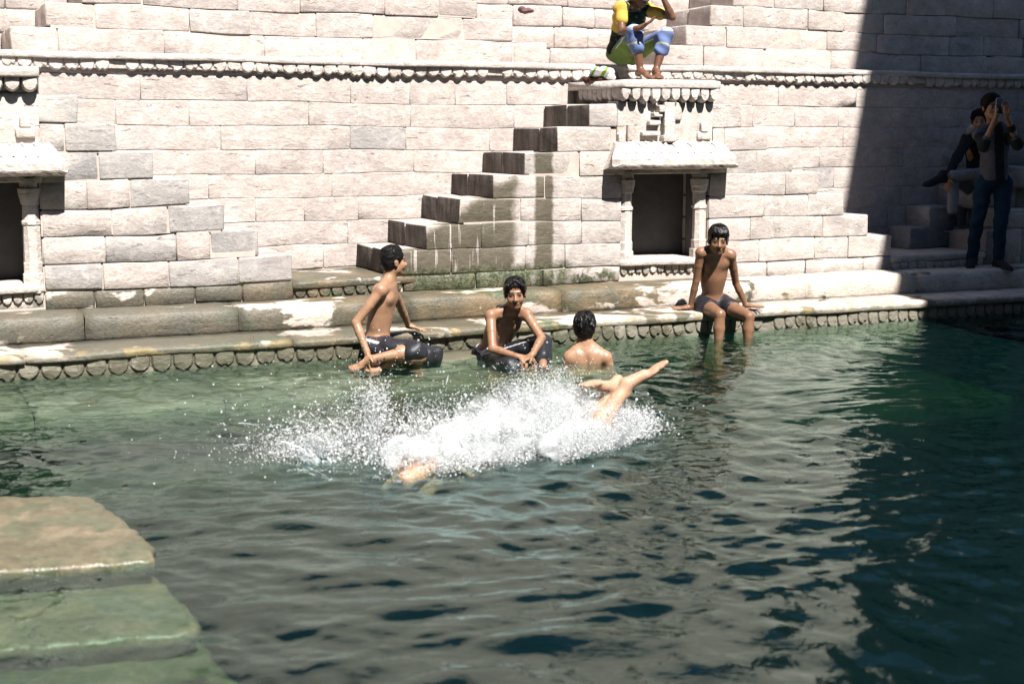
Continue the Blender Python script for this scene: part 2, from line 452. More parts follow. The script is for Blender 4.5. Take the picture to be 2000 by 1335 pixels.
def block(root, s0, s1, n0, n1, z0, z1, mat, name='step_stone', bev=0.018, jit=0.006, parent=None, warped=True, seg=2):
    """bevelled, slightly uneven solid block"""
    bm = bmesh.new(); bmesh.ops.create_cube(bm, size=1.0)
    cs, cn, cz = (s0 + s1) / 2, (n0 + n1) / 2, (z0 + z1) / 2
    for v in bm.verts:
        v.co.x *= (s1 - s0); v.co.y *= abs(n1 - n0); v.co.z *= (z1 - z0)
        v.co += Vector([rng.uniform(-jit, jit) for _ in range(3)])
    bmesh.ops.bevel(bm, geom=list(bm.edges), offset=bev, segments=seg, affect='EDGES', profile=0.6)
    for v in bm.verts:
        v.co += Vector([rng.uniform(-jit, jit) * 0.35 for _ in range(3)])
        if warped: v.co.z += warp(cs + v.co.x, cz + v.co.z)
    me = bpy.data.meshes.new(name); bm.to_mesh(me); bm.free()
    me.polygons.foreach_set('use_smooth', [True] * len(me.polygons)); me.materials.append(mat)
    o = bpy.data.objects.new(name, me); COL.objects.link(o); o.parent = parent or root
    l = Vector(rel(root, cs, cn, cz))
    if parent is not None and parent is not root: l -= parent.location
    o.location = l
    return o

def under(parent, child, root):
    """hang an object that was placed relative to root under one of root's parts"""
    child.parent = parent; child.location = Vector(child.location) - Vector(parent.location)
    return child

def petal_row(parent, root, *a, **kw):
    before = set(COL.objects)
    petals(root, root, *a, **kw)
    for o in [x for x in COL.objects if x not in before]: under(parent, o, root)

# ------------------------------------------------------------------ levels of the stepwell (metres above the water)
N1, Z1 = -0.40, 0.178          # lower ledge
N2, Z2 = -0.935, 0.37          # upper ledge
NBK, Z3, RISE = -1.31, 0.507, 0.204   # stair blocks: front plane, lowest tread, rise
NW = -2.225                    # back wall of the lower tier
NU, NUW, ZC = -2.54, -3.40, 2.315     # upper tier: block front, back wall, level of its base
zk = lambda k: Z3 + RISE * k
SL = lambda k: -0.49 + 0.3026 * (k - 1)
SR = lambda k: 4.646 - 0.294 * (k - 1)
SE = lambda k: -1.33 - 0.267 * (k - 1)

# ground and pool floor
gr = np_mesh('ground', np.array([[-300, -300, -2.6], [300, -300, -2.6], [300, 300, -2.6], [-300, 300, -2.6]]), np.array([[0, 1, 2, 3]]), plain_mat('pool_mud', (0.055, 0.065, 0.045), 0.9), smooth=False)
tag(gr, kind='structure')

# ---------------- lower tier back wall
wall = wall_root('stepwell_wall', 0, NW, 0)
tag(wall, 'pale pink sandstone wall of long courses between the stair flights, petal cornice on top', 'wall')
boxes_obj('core', [(-9, 16, -3.3, NW - 0.004, -0.5, 2.25)], M['mortar'], wall)
for k in range(1, 9):
    z0, z1 = zk(k - 1), zk(k)
    hole_c = (SL(k) + 0.12, SR(k) - 0.12)
    mats = [M['wall']] * 9 + [M['grey']]
    course(wall, SE(k) - 0.12, 9.3, z0, z1, NW, 0.12, mats if k < 7 else M['wall'], 0.42, 1.15, holes=(hole_c,), gap=0.0020, cut=0.0008, proud=0.0015, e=0.008, rough=0.0026)
course(wall, -4.8, 9.3, zk(8), 2.25, NW - 0.004, 0.12, M['wall'], 0.7, 1.5, gap=0.005, cut=0.004, proud=0.003, e=0.012)
cor = slab(wall, wall, -4.8, 9.3, -2.62, -2.160, 2.258, ZC, M['carved'], 'cornice', step=0.10, rough=0.006, rnd=0.014)
petal_row(cor, wall, -4.8, 9.3, 2.262, -2.182, 0.118, 0.098, 0.045, M['carved'], broken=0.03, seed=3)
bk = block(wall, -4.8, 9.3, NW - .05, -2.194, 2.192, 2.258, M['carved'], 'frieze_back', bev=.004, jit=.001)
tag(cor, 'cornice with a worn nosing over a row of carved petals')

# ---------------- central stair block with its shrine niche
sb = wall_root('stair_block', 2.11, NBK, Z2)
tag(sb, 'stairs climbing on both sides of a carved niche, dark wet stains on its front', 'stairs')
NI0, NI1 = 1.655, 2.552
bx = []
for k in range(1, 9):
    a, b_ = SL(k) + 0.04, SR(k) - 0.04
    z0, z1 = zk(k - 1), zk(k) - 0.02
    if k <= 4:
        bx += [(a, NI0, -2.2, NBK - 0.007, z0, z1 if k < 4 else z1 + .02), (NI1, b_, -2.2, NBK - 0.007, z0, z1 if k < 4 else z1 + .02), (NI0, NI1, -2.2, -1.78, z0, z1)]
    else: bx.append((a, b_, -2.2, NBK - 0.007, z0, z1))
bx.append((SL(1) + .04, SR(1) - .02, -2.2, NBK - 0.02, 0.2, Z3))
boxes_obj('core', bx, M['mortar'], sb)
core_s = sb.children[0]
stm = [M['stairs']] * 3 + [M['stairs']]
def niche_hole(k):
    return ((NI0 - 0.006, NI1 + 0.006),) if k <= 4 else (((1.60, 2.585),) if k in (6, 7) else ())
course(sb, SL(1) + 0.1, SR(1) + 0.012, Z2 - 0.01, Z3, NBK, 0.3, M['stairs'], 0.4, 0.8, holes=((NI0 - .006, NI1 + .006),), gap=0.007, cut=0.012)
for k in range(1, 9):
    z0, z1 = zk(k - 1), zk(k)
    wl, wr = rng.uniform(0.36, 0.6), rng.uniform(0.36, 0.55)
    if k == 8: wl = wr = 0.30
    # ends of the steps: two blocks deep
    mid = NBK - rng.uniform(0.36, 0.56)
    block(sb, SL(k), SL(k) + wl, mid + .003, NBK, z0 + .003, z1, M['stairs'], bev=0.014, jit=0.008)
    block(sb, SL(k) + rng.uniform(-.012, .012), SL(k) + wl + .05, NW + .004, mid - .003, z0 + .003, z1, M['stairs'], bev=0.012, jit=0.008)
    block(sb, SR(k) - wr, SR(k), -1.72, NBK, z0 + .003, z1, M['stairs'], bev=0.011, jit=0.006)
    block(sb, SR(k) - wr, SR(k) - .004, NW + .004, -1.726, z0 + .003, z1, M['stairs'], bev=0.018, jit=0.006)
    course(sb, SL(k) + wl + .004, SR(k) - wr - .004, z0, z1, NBK, 0.3, stm, 0.34, 0.72, holes=niche_hole(k), gap=0.004, cut=0.002, proud=0.004, e=0.009, rough=0.003)

def niche(sb, c, mat, sgn=1):
    """shrine niche: canopy, two pillars, sill frieze, recess; c is its middle along the wall"""
    rt = sb
    # recess lining
    nd = 0.44
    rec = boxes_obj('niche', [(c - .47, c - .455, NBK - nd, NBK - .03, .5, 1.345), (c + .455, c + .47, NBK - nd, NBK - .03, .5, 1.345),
                              (c - .47, c + .47, NBK - nd - .02, NBK - nd, .5, 1.345), (c - .47, c + .47, NBK - nd, NBK - .03, 1.325, 1.345), (c - .47, c + .47, NBK - nd, NBK - .03, .5, .52)], M['shaded_recess'], rt)
    tag(rec, 'deep dark shrine recess with carved pillars, canopy and sill')
    def sub(o): return under(rec, o, rt)
    # pillars: square base, shaft with a ring, bracket capital
    for sx in (-1, 1):
        pc = c + sx * 0.385
        V, F = [], []
        secs = [(.50, .080, .075), (.64, .080, .075), (.645, .066, .062), (.72, .066, .062), (.73, .060, .056), (1.0, .058, .054), (1.005, .066, .062), (1.03, .066, .062), (1.035, .058, .056), (1.15, .056, .054), (1.16, .066, .064), (1.20, .070, .07), (1.21, .082, .078), (1.27, .088, .082), (1.275, .074, .07), (1.345, .074, .07)]
        ns = len(secs); oct_ = [(1, .45), (.45, 1), (-.45, 1), (-1, .45), (-1, -.45), (-.45, -1), (.45, -1), (1, -.45)]
        for (z, hx, hy) in secs:
            for (ox, oy) in oct_:
                q = .93 if z < .65 or z > 1.2 else 1.0
                V.append((pc + ox * hx * q + rng.uniform(-.004, .004), oy * hy * q, z + rng.uniform(-.003, .003)))
        for j in range(ns - 1):
            for i in range(8):
                a = j * 8 + i; b2 = j * 8 + (i + 1) % 8
                F.append((a, b2, b2 + 8, a + 8))
        F.append(tuple(range((ns - 1) * 8, ns * 8)))
        W = np.array([rel(rt, v[0], NBK - 0.055 - v[1], v[2]) for v in V]); ctr = W.mean(0)
        sub(mesh_obj('pillar', W - ctr, F, mat, rt, False, ctr))
        # inner jamb behind the pillar
        sub(block(rt, c + sx * .455 - .05 if sx > 0 else c - .455, c + sx * .455 if sx > 0 else c - .405, NBK - .33, NBK - .14, .52, 1.325, M['shaded_recess'], 'jamb', 0.01, 0.004))
    # sill: slab and a frieze of petals, slightly worn
    sl = slab(rt, rt, c - .455, c + .455, NBK - .40, NBK + .03, .505, .57, mat, 'sill', step=.08, rnd=.014); sub(sl)
    fr = block(rt, c - .45, c + .45, NBK - .2, NBK - .02, .385, .502, mat, 'sill_frieze', 0.01, 0.003); sub(fr)
    before = set(COL.objects); petals(rt, rt, c - .45, c + .45, .50, NBK + .0, .075, .085, .05, mat, broken=0.05, seed=int(c * 7) + 60)
    for o in [x for x in COL.objects if x not in before]: sub(o)
    # canopy: sloping eave with a thick drip edge
    prof = [(NBK - .05, 1.605), (NBK + .03, 1.60), (NBK + .10, 1.575), (NBK + .165, 1.525), (NBK + .20, 1.47), (NBK + .215, 1.455), (NBK + .218, 1.405), (NBK + .205, 1.372), (NBK + .12, 1.39), (NBK - .05, 1.345)]
    V, F = [], []; m = len(prof); nsx = 26
    for i in range(nsx + 1):
        f = i / nsx; x = c + (f - .5) * 1.27
        for kx, (n, z) in enumerate(prof):
            tp = 1.0 - 0.16 * max(0, min(1, (z - 1.46) / .14))         # hipped ends
            nn = n + rng.uniform(-.004, .004) - (0.05 if i in (0, nsx) and kx in (3, 4, 5, 6) else 0)
            V.append(rel(rt, c + (x - c) * tp, nn, z + rng.uniform(-.004, .004) + (.012 if i in (0, nsx) and kx == 7 else 0)))
    for i in range(nsx):
        for kx in range(m):
            a, b2 = i * m + kx, i * m + (kx + 1) % m
            F.append((a, a + m, b2 + m, b2))
    F.append(tuple(range(m))); F.append(tuple(reversed(range(nsx * m, nsx * m + m))))
    W = np.array(V); ctr = W.mean(0)
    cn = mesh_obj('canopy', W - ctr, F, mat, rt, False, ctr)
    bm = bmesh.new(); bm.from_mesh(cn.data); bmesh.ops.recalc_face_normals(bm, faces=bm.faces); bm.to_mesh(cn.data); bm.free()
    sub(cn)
    # carved ribs lying on the slope of the canopy
    for i in range(11):
        x = c - .42 + i * .084
        if i == 6: continue
        V, F = [], []
        for j in range(6):
            f = j / 5; nn = NBK + .055 + .125 * f; z = 1.598 - .022 * f - .075 * f * f
            dx = .022 * math.sin(f * 2.6)
            for (ox, oz) in ((-.012, 0), (0, .012), (.012, 0)):
                V.append(rel(rt, x + dx + ox, nn + oz * .6, z + oz))
        for j in range(5):
            for q in range(2):
                a = j * 3 + q; F.append((a, a + 3, a + 4, a + 1))
        W = np.array(V); ctr = W.mean(0)
        sub(mesh_obj('canopy_rib', W - ctr, F, mat, rt, True, ctr))
    # carved panel above the canopy: flat slab, tall fin, stepped turret relief
    pn = block(rt, c - .505, c + .47, NBK - .18, NBK + .012, 1.59, 1.955, mat, 'relief_panel', 0.012, 0.004); sub(pn)
    for (a, b2, z0, z1, pr) in ((-.07, .035, 1.60, 1.955, .075), (-.085, .05, 1.60, 1.66, .095), (-.28, -.10, 1.655, 1.70, .05), (-.215, -.10, 1.745, 1.79, .06), (-.175, -.085, 1.82, 1.865, .07), (-.13, -.075, 1.865, 1.93, .085), (.05, .13, 1.80, 1.955, .028), (-.42, -.36, 1.62, 1.76, .03), (.30, .44, 1.63, 1.70, .03), (.33, .41, 1.70, 1.78, .035), (-.505, -.44, 1.60, 1.68, .035)):
        sub(block(rt, c + a, c + b2, NBK - .02, NBK + .012 + pr, z0, z1, mat, 'relief', 0.010, 0.004))
    return rec

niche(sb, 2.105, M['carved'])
# platform on top
pf = slab(sb, sb, 1.585, 2.60, NW - .02, -1.205, 2.068, zk(8) + .006, M['carved'], 'platform', step=.09, rough=.004, rnd=.012)
petal_row(pf, sb, 1.595, 2.59, 2.07, -1.222, 0.100, 0.122, 0.11, M['carved'], broken=0.0, seed=5)
petal_row(pf, sb, -2.05, -1.24, 2.07, 1.60, 0.095, 0.115, 0.05, M['carved'], broken=0.0, seed=6, along='n')

# ---------------- left stair block (its flight comes down to the right)
lb = wall_root('stair_block', -3.68, NBK, Z2)
tag(lb, 'greyish stepped stair block with half a pillared niche, weathered grey blocks along its flight', 'stairs')
CL = -3.68
SLL = lambda k: 2 * CL - SE(k)
bx = []
for k in range(1, 9):
    z0, z1 = zk(k - 1), zk(k) - .02
    if k <= 4: bx += [(SLL(k) + .03, CL - .45, -2.2, NBK - .008, z0, z1 + (.02 if k == 4 else 0)), (CL + .45, SE(k) - .03, -2.2, NBK - .008, z0, z1 + (.02 if k == 4 else 0)), (CL - .45, CL + .45, -2.2, -1.78, z0, z1)]
    else: bx.append((SLL(k) + .03, SE(k) - .03, -2.2, NBK - .008, z0, z1))
bx.append((SLL(1), SE(1) - .02, -2.2, NBK - .02, .2, Z3))
boxes_obj('core', bx, M['mortar'], lb)
course(lb, SLL(1), SE(1) + .01, Z2 - .01, Z3, NBK, .3, M['ledge'], .35, .8, holes=((CL - .455, CL + .455),), gap=.010, cut=.014)
for k in range(1, 9):
    z0, z1 = zk(k - 1), zk(k)
    wr = rng.uniform(.34, .46)
    if k == 8: wr = .2
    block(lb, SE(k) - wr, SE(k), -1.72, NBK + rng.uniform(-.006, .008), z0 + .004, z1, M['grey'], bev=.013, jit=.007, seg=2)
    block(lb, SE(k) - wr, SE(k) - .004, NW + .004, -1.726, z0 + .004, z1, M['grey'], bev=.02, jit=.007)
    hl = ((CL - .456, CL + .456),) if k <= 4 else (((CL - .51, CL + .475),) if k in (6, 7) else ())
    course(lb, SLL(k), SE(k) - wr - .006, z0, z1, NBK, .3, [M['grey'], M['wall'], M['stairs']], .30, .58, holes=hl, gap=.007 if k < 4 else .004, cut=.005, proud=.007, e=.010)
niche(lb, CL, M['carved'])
pf = slab(lb, lb, CL - .52, CL + .475, NW - .02, -1.205, 2.068, zk(8) + .006, M['carved'], 'platform', step=.09, rough=.004, rnd=.012)
petal_row(pf, lb, CL - .5, CL + .47, 2.07, -1.222, .125, .122, .11, M['carved'], broken=0.0, seed=8)

# ---------------- right stair block, in the shade
rb = wall_root('stair_block', 6.6, NBK, Z2)
tag(rb, 'shaded stair block whose steps carry the two men beyond the shadow edge', 'stairs')
RS = [(5.33, -1.86, 1), (5.57, -1.86, 2), (5.98, -1.60, 3), (6.40, NBK, 4), (6.72, NBK, 5), (7.05, NBK, 6), (7.35, NBK, 7), (7.65, NBK, 8)]
for i, (s, nf, k) in enumerate(RS):
    top = zk(k) + .01
    for j in range(k):
        if j < k - 1 and i + 1 < len(RS) and False: continue
    boxes_obj('core', [(s + .03, 9.2, -2.2, nf - .02, zk(k - 1), top - .02)], M['mortar'], rb)
    block(rb, s, s + .5, NW + .004, nf, zk(k - 1) + .003, top, M['grey'], bev=.016, jit=.008)  # darker grey stone deepens the shade of this block through its colour
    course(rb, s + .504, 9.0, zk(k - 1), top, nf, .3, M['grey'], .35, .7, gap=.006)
course(rb, 5.83, 9.0, Z2 - .01, zk(1), NBK, .3, M['wall'], .4, .8, gap=.006)
boxes_obj('core', [(5.85, 9.2, -2.2, NBK - .02, .2, zk(1) - .02)], M['mortar'], rb)
course(rb, 5.99, 9.0, zk(1), zk(2), NBK, .3, M['wall'], .4, .8, gap=.006)
boxes_obj('core', [(6.0, 9.2, -1.7, NBK - .02, zk(1) - .03, zk(2) - .02)], M['mortar'], rb)

# ---------------- the two lowest treads between the flights, each with a petal frieze
for (a, b_, lab) in ((SE(1) + .004, -0.28, 'damp low tread with a petal frieze between the two sunlit flights'), (SR(1) + .004, 5.83, 'dim low tread with a petal frieze beside the shadow edge')):
    lt = wall_root('low_tread', (a + b_) / 2, NBK, Z2)
    tag(lt, lab, 'step')
    sl = slab(lt, lt, a, b_, NW, NBK + .012, Z3 - .068, Z3, M['ledge'], 'tread_slab', step=.09, rough=.005, rnd=.016)
    boxes_obj('core', [(a, b_, NW, NBK - .022, .2, Z3 - .07)], M['ledge'], lt)
    petal_row(sl, lt, a + .01, b_ - .01, Z3 - .066, NBK - .004, .108, .082, .07, M['ledge'], broken=0.0, seed=int(a * 10) + 40)

# ---------------- upper ledge: long worn blocks
ul = wall_root('upper_ledge', 2.0, N2, 0)
tag(ul, 'upper ledge of long worn blocks with white dry patches and mossy wet stains', 'ledge')
x = -7.0; i = 0
while x < 9.2:
    L = rng.uniform(0.9, 1.7)
    if x + L > 8.6: L = 9.3 - x
    slab(ul, ul, x + .004, x + L - .004, -1.42, N2 + rng.uniform(-.012, .012), Z1 - .02, Z2 + rng.uniform(-.006, .004), M['ledge'], 'ledge_block', step=.09, rough=.008, rnd=.030, seed=i); x += L; i += 1
boxes_obj('core', [(-7.0, 9.3, -2.2, -1.0, -.6, Z1 - .022)], M['mortar'], ul)

# ---------------- lower ledge with nosing slabs and a petal frieze at the water
ll = wall_root('lower_ledge', 2.0, N1, 0)
tag(ll, 'lower ledge at the water line with yellowed nosing over a frieze of rounded petals', 'ledge')
x = -7.0; i = 0
first = None
while x < 9.2:
    L = rng.uniform(1.3, 2.3)
    if x + L > 8.4: L = 9.3 - x
    sl = slab(ll, ll, x + .002, x + L - .002, -0.96, N1 + rng.uniform(-.008, .008), .108, Z1 + rng.uniform(-.003, .003), M['ledge'], 'nosing_slab', step=.08, rough=.005, rnd=.020, seed=100 + i)
    first = first or sl
    x += L; i += 1
boxes_obj('core', [(-7.0, 9.3, -1.0, N1 - .042, -.9, .106)], M['ledge'], ll)
petals(ll, ll, -7.0, 1.0, .110, N1 - .026, .150, .125, .06, M['ledge'], broken=.05, seed=11)
petals(ll, ll, 1.0, 9.3, .110, N1 - .026, .112, .125, .06, M['ledge'], broken=.02, seed=12)

# ---------------- upper tier
uw = wall_root('upper_wall', 0, NUW, ZC)
tag(uw, 'upper sandstone wall showing between the flights above the cornice', 'wall')
boxes_obj('core', [(-9, 18, -6, NUW - .02, 2.0, 4.65)], M['mortar'], uw)
uzk = lambda k: ZC + .203 * k
for k in range(1, 6):
    course(uw, 1.52 - .35 * (k - 1) - .1, 2.76 + .275 * (k - 1) + .1, uzk(k - 1), uzk(k), NUW, .15, M['wall'], .35, .7, gap=.006, cut=.008)
    course(uw, -4.9, -3.265 + .285 * (k - 1) + .1, uzk(k - 1), uzk(k), NUW, .15, [M['wall'], M['grey']], .35, .7, gap=.006, cut=.008)
for (lab, L, R, nm) in (('broad upper stair block of long pale courses above the cornice', lambda k: -3.265 + .285 * (k - 1), lambda k: 1.52 - .35 * (k - 1), 0),
                        ('upper stair block whose flight climbs behind the man in the yellow shirt', lambda k: 2.76 + .275 * (k - 1), lambda k: 10.2 - .3 * (k - 1), 1)):
    ub = wall_root('upper_stair_block', (L(1) + min(9, R(1))) / 2, NU, ZC)
    tag(ub, lab, 'stairs')
    bx = []
    for k in range(1, 7):
        bx.append((L(k) + .03, R(k) - .03, NUW - .02, NU - .008, uzk(k - 1) - (.06 if k == 1 else 0), uzk(k) - .02))
        e0, e1 = L(k), min(R(k), 9.3)
        if k > 5: continue
        wl = rng.uniform(.36, .5)
        m1 = NU - rng.uniform(.35, .5)
        block(ub, e0, e0 + wl, m1 + .003, NU, uzk(k - 1) + .003, uzk(k), M['wall'], bev=.016, jit=.008)
        block(ub, e0 + .006, e0 + wl, NUW, m1 - .003, uzk(k - 1) + .003, uzk(k), M['wall'], bev=.016, jit=.008)
        wr = 0
        if nm == 0:
            wr = rng.uniform(.34, .5)
            block(ub, e1 - wr, e1, NUW, NU, uzk(k - 1) + .003, uzk(k), M['wall'], bev=.022, jit=.008)
        course(ub, e0 + wl + .004, e1 - wr - .004, uzk(k - 1), uzk(k), NU, .25, [M['wall']] * 4 + [M['stairs']], .42, 1.0, gap=.005, cut=.0025, e=.009, proud=.008)
    boxes_obj('core', bx, M['mortar'], ub)
for (z0, z1, nf, nm, lab) in ((4.65, 6.9, -4.7, 'third_tier_wall', 'plain sandstone wall of the third tier high above the pool'), (6.9, 8.6, -6.2, 'fourth_tier_wall', 'plain sandstone wall of the topmost tier below the rim')):
    rt = wall_root(nm, 2, nf, z0)
    tag(rt, lab, 'wall')
    boxes_obj('masonry', [(-14, 18, nf - 3, nf, z0, z1)], M['wall'], rt)
    boxes_obj('coping', [(-14, 18, nf - 3.1, nf + .12, z1 + .003, z1 + .12)], M['wall'], rt)

# ---------------- other sides of the well: never in the frame, they close the place and shade it
sw = wall_root('shade_tower', 8, 5, 0)  # unseen mass added here, its slanted edge shaped to cast the far shadow
tag(sw, 'tall plain battered tower out of view, added and shaped to shade the far steps', 'tower')
V, F = [], []
def sf(z): return 3.276 + .17 * z
for (z) in (-1.0, 28.0):
    for (s, n) in ((sf(z), 5.0), (14.0, 5.0), (14.0, 9.0), (sf(z) + .9, 9.0)): V.append(rel(sw, s, n, z))
F = [(3, 2, 1, 0), (4, 5, 6, 7), (0, 1, 5, 4), (1, 2, 6, 5), (2, 3, 7, 6), (3, 0, 4, 7)]
mesh_obj('masonry', V, F, M['wall'], sw, False)
V = []
for (z) in (28.003, 28.35):
    for (s, n) in ((sf(28) + .0, 4.9), (14.1, 4.9), (14.1, 9.1), (sf(28) + .9, 9.1)): V.append(rel(sw, s, n, z))
mesh_obj('parapet', V, F, M['wall'], sw, False)
nw_ = wall_root('near_wall', 0, 12.6, 0)
tag(nw_, 'plain sandstone wall of the opposite side of the well', 'wall')
boxes_obj('masonry', [(-16, 18, 12.6, 15, -2, 8.0)], M['wall'], nw_)
boxes_obj('coping', [(-16, 18, 12.5, 15.1, 8.003, 8.2)], M['wall'], nw_)
lw = wall_root('left_wall', -12.5, 5, 0)
tag(lw, 'plain sandstone wall closing the left side of the well', 'wall')
boxes_obj('masonry', [(-14.5, -12.5, -3, 12.55, -2, 13.0)], M['wall'], lw)
boxes_obj('coping', [(-14.6, -12.4, -3, 12.45, 13.003, 13.2)], M['wall'], lw)

# ---------------- submerged shelf the boys sit on
sh = wall_root('submerged_shelf', -2, 0.4, -0.3)
tag(sh, 'stone shelf just under the water in front of the ledge', 'ledge')
x = -5.6; i = 0
while x < .50:
    L = rng.uniform(.7, 1.2)
    if x + L > .2: L = .52 - x
    top = -.035 + rng.uniform(-.02, .01)
    slab(sh, sh, x + .004, x + L - .004, N1 - .1, .62 + rng.uniform(-.1, .1), -.30, top, M['ledge'], 'shelf_slab', step=.1, rough=.01, rnd=.03, seed=300 + i); x += L; i += 1
slab(sh, sh, -.62, -.12, N1 + .02, .02, -.2, .016, M['ledge'], 'rubble_slab', step=.07, rough=.012, rnd=.03, seed=350)
x = -5.6
while x < 9:
    L = rng.uniform(1.0, 1.8)
    slab(sh, sh, x + .004, x + L - .004, N1 - .1, 1.15, -.95, -.42, M['ledge'], 'shelf_slab', step=.12, rough=.01, rnd=.03, seed=400 + i); x += L; i += 1

# ---------------- steps in the near left corner of the pool, running down under the water
fs = empty('foreground_steps', (-2.2, 6.3, -.3))
tag(fs, 'worn stone steps going down under the water, the top slab awash', 'steps')
def fstep(pts, ztop, thick, seed, name='step_slab'):
    """slab with an outline in plan (x, y) and a rounded worn edge"""
    r = random.Random(seed)
    out = []
    n = len(pts)
    for i in range(n):
        a, b_ = np.array(pts[i]), np.array(pts[(i + 1) % n])
        k = max(2, int(np.linalg.norm(b_ - a) / .045))
        for j in range(k): out.append(a + (b_ - a) * j / k + np.array([r.uniform(-.012, .012), r.uniform(-.012, .012)]))
    out = np.array(out); c = out.mean(0); m = len(out)
    V, F = [], []
    for (sh_, dz) in ((-.16, 0.0), (-.035, -.001), (-.010, -.006), (0, -.020), (-.004, -.052), (-.055, -.062), (-.06, -thick)):
        d = out - c; L = np.linalg.norm(d, axis=1, keepdims=True); q = c + d * (L + sh_) / L
        for p in q: V.append((p[0] + 2.2, p[1] - 6.3, ztop + dz + r.uniform(-.006, .006) + .3))
    for l in range(6):
        for i in range(m):
            a, b_ = l * m + i, l * m + (i + 1) % m
            F.append((a, b_, b_ + m, a + m))
    F.append(tuple(reversed(range(m))))
    o = mesh_obj(name, V, F, M['fstep'], fs)
    bm = bmesh.new(); bm.from_mesh(o.data)
    tf = [f for f in bm.faces if len(f.verts) > 4]
    bmesh.ops.triangulate(bm, faces=tf); bmesh.ops.recalc_face_normals(bm, faces=bm.faces); bm.to_mesh(o.data); bm.free()
    return o
m, t, b = new_mat('awash_stone'); nb = NB(t)
g = nb.n('ShaderNodeNewGeometry'); pos = g.outputs['Position']
n1 = nb.noise(pos, 3.0, 5, .6, .4); n2 = nb.noise(pos, 22.0, 5, .7)
c = nb.mix(nb.sstep(n1, .4, .62), (0.092, 0.082, 0.047), (0.160, 0.128, 0.080))
c = nb.mix(nb.sstep(nb.noise(pos, 5.0, 4, .6), .48, .62), c, (0.085, 0.09, 0.052))
v = nb.n('ShaderNodeVectorMath', operation='SCALE'); nb.link(c, v.inputs[0]); nb.link(nb.math('MULTIPLY_ADD', n2, 1.9, .10), v.inputs['Scale'])
nb.link(v.outputs[0], b.inputs['Base Color']); b.inputs['Roughness'].default_value = .28
nb.link(nb.bump(nb.math('ADD', n1, nb.math('MULTIPLY', n2, .5)), .7, .02), b.inputs['Normal'])
M['fstep'] = m
def P2(px, py, z):
    d = at(px, py, 1.0) - np.array([0, 0, CAM_H]); p = np.array([0, 0, CAM_H]) + d * (z - CAM_H) / d[2]; return p[:2]
fstep([P2(-260, 968, .022), P2(170, 966, .022), P2(235, 1005, .022), P2(303, 1068, .022), P2(296, 1092, .022), P2(0, 1112, .022), P2(-260, 1130, .022)], .022, .5, 1)
fstep([P2(-260, 1080, -.09), P2(262, 1082, -.09), P2(322, 1140, -.09), P2(398, 1218, -.09), P2(350, 1236, -.09), P2(0, 1262, -.09), P2(-260, 1280, -.09)], -.09, .5, 2)
fstep([P2(-260, 1200, -.20), P2(380, 1235, -.20), P2(445, 1310, -.20), P2(520, 1420, -.20), P2(0, 1450, -.20), P2(-260, 1460, -.20)], -.20, .6, 3)
fstep([P2(-260, 1350, -.33), P2(560, 1370, -.33), P2(640, 1500, -.33), P2(0, 1600, -.33), P2(-260, 1600, -.33)], -.33, .6, 4)

# ------------------------------------------------------------------ water
RS_ = np.random.RandomState(5)
sv = np.concatenate([np.linspace(-8.5, -5.6, 60, endpoint=False), np.linspace(-5.6, 6.6, 640, endpoint=False), np.linspace(6.6, 9.6, 70)])
nvv = np.concatenate([np.linspace(-.8, 5.6, 350, endpoint=False), np.linspace(5.6, 11.6, 130)])
ns_, nn_ = len(sv), len(nvv)
SS, NNg = np.meshgrid(sv, nvv)
X = O[0] + UU[0] * SS + NN[0] * NNg; Yw = O[1] + UU[1] * SS + NN[1] * NNg
wx = 0.35 * np.sin(X * .9 + 1.2) * np.cos(Yw * .7) + .12 * np.sin(X * 2.3 + Yw * 1.9)
wy = 0.35 * np.cos(X * .8 - .4) * np.sin(Yw * .9 + .7) + .12 * np.cos(X * 2.1 - Yw * 2.4)
Hh = np.zeros_like(X)
def wave(lam, th, amp, ph):
    k = 2 * math.pi / lam
    p = k * ((X + wx) * math.cos(th) + (Yw + wy) * math.sin(th)) + ph
    return amp * np.sin(p)
for i in range(60):
    lam = 0.075 * (7.5 ** (i / 59.0)) * RS_.uniform(.85, 1.15)
    th = RS_.uniform(0, 2 * math.pi)
    Hh += wave(lam, th, 0.00125 * (lam / .3) ** 0.95 * RS_.uniform(.5, 1.3), RS_.uniform(0, 6.28))
# rings running out from the dive and from drops
def ring(cx, cy, lam, amp, r0, r1):
    r = np.hypot(X - cx, Yw - cy)
    env = np.clip((r - r0) / .15, 0, 1) * np.exp(-np.clip(r - r0, 0, None) / r1)
    return amp * np.sin(2 * math.pi * r / lam) * env
Hh += ring(-.1, 7.3, .30, .0050, .5, 1.6) + ring(-.7, 6.9, .22, .0035, .3, 1.1) + ring(.55, 8.0, .25, .0040, .1, 1.2)
for i in range(26):
    q = RS_.uniform([-2.2, 5.2], [3.0, 10.5]); Hh += ring(q[0], q[1], RS_.uniform(.08, .15), .0042, 0.0, .12)
calm = np.clip((SS + 9) / 3, 0, 1) * np.clip((9.8 - SS) / .5, 0, 1)
Hh *= calm * .86
Wv = np.stack([X, Yw, Hh], -1).reshape(-1, 3)
idx = np.arange(ns_ * nn_).reshape(nn_, ns_)
Fq = np.stack([idx[:-1, :-1], idx[1:, :-1], idx[1:, 1:], idx[:-1, 1:]], -1).reshape(-1, 4)
border = np.concatenate([idx[0, :], idx[1:, -1], idx[-1, -2::-1], idx[-2:0:-1, 0]])
nb0 = len(Wv); Bv = Wv[border].copy(); Bv[:, 2] = -2.3
Wv = np.concatenate([Wv, Bv]); m_ = len(border)
Fs = np.stack([border, np.roll(border, -1), nb0 + (np.arange(m_) + 1) % m_, nb0 + np.arange(m_)], -1)
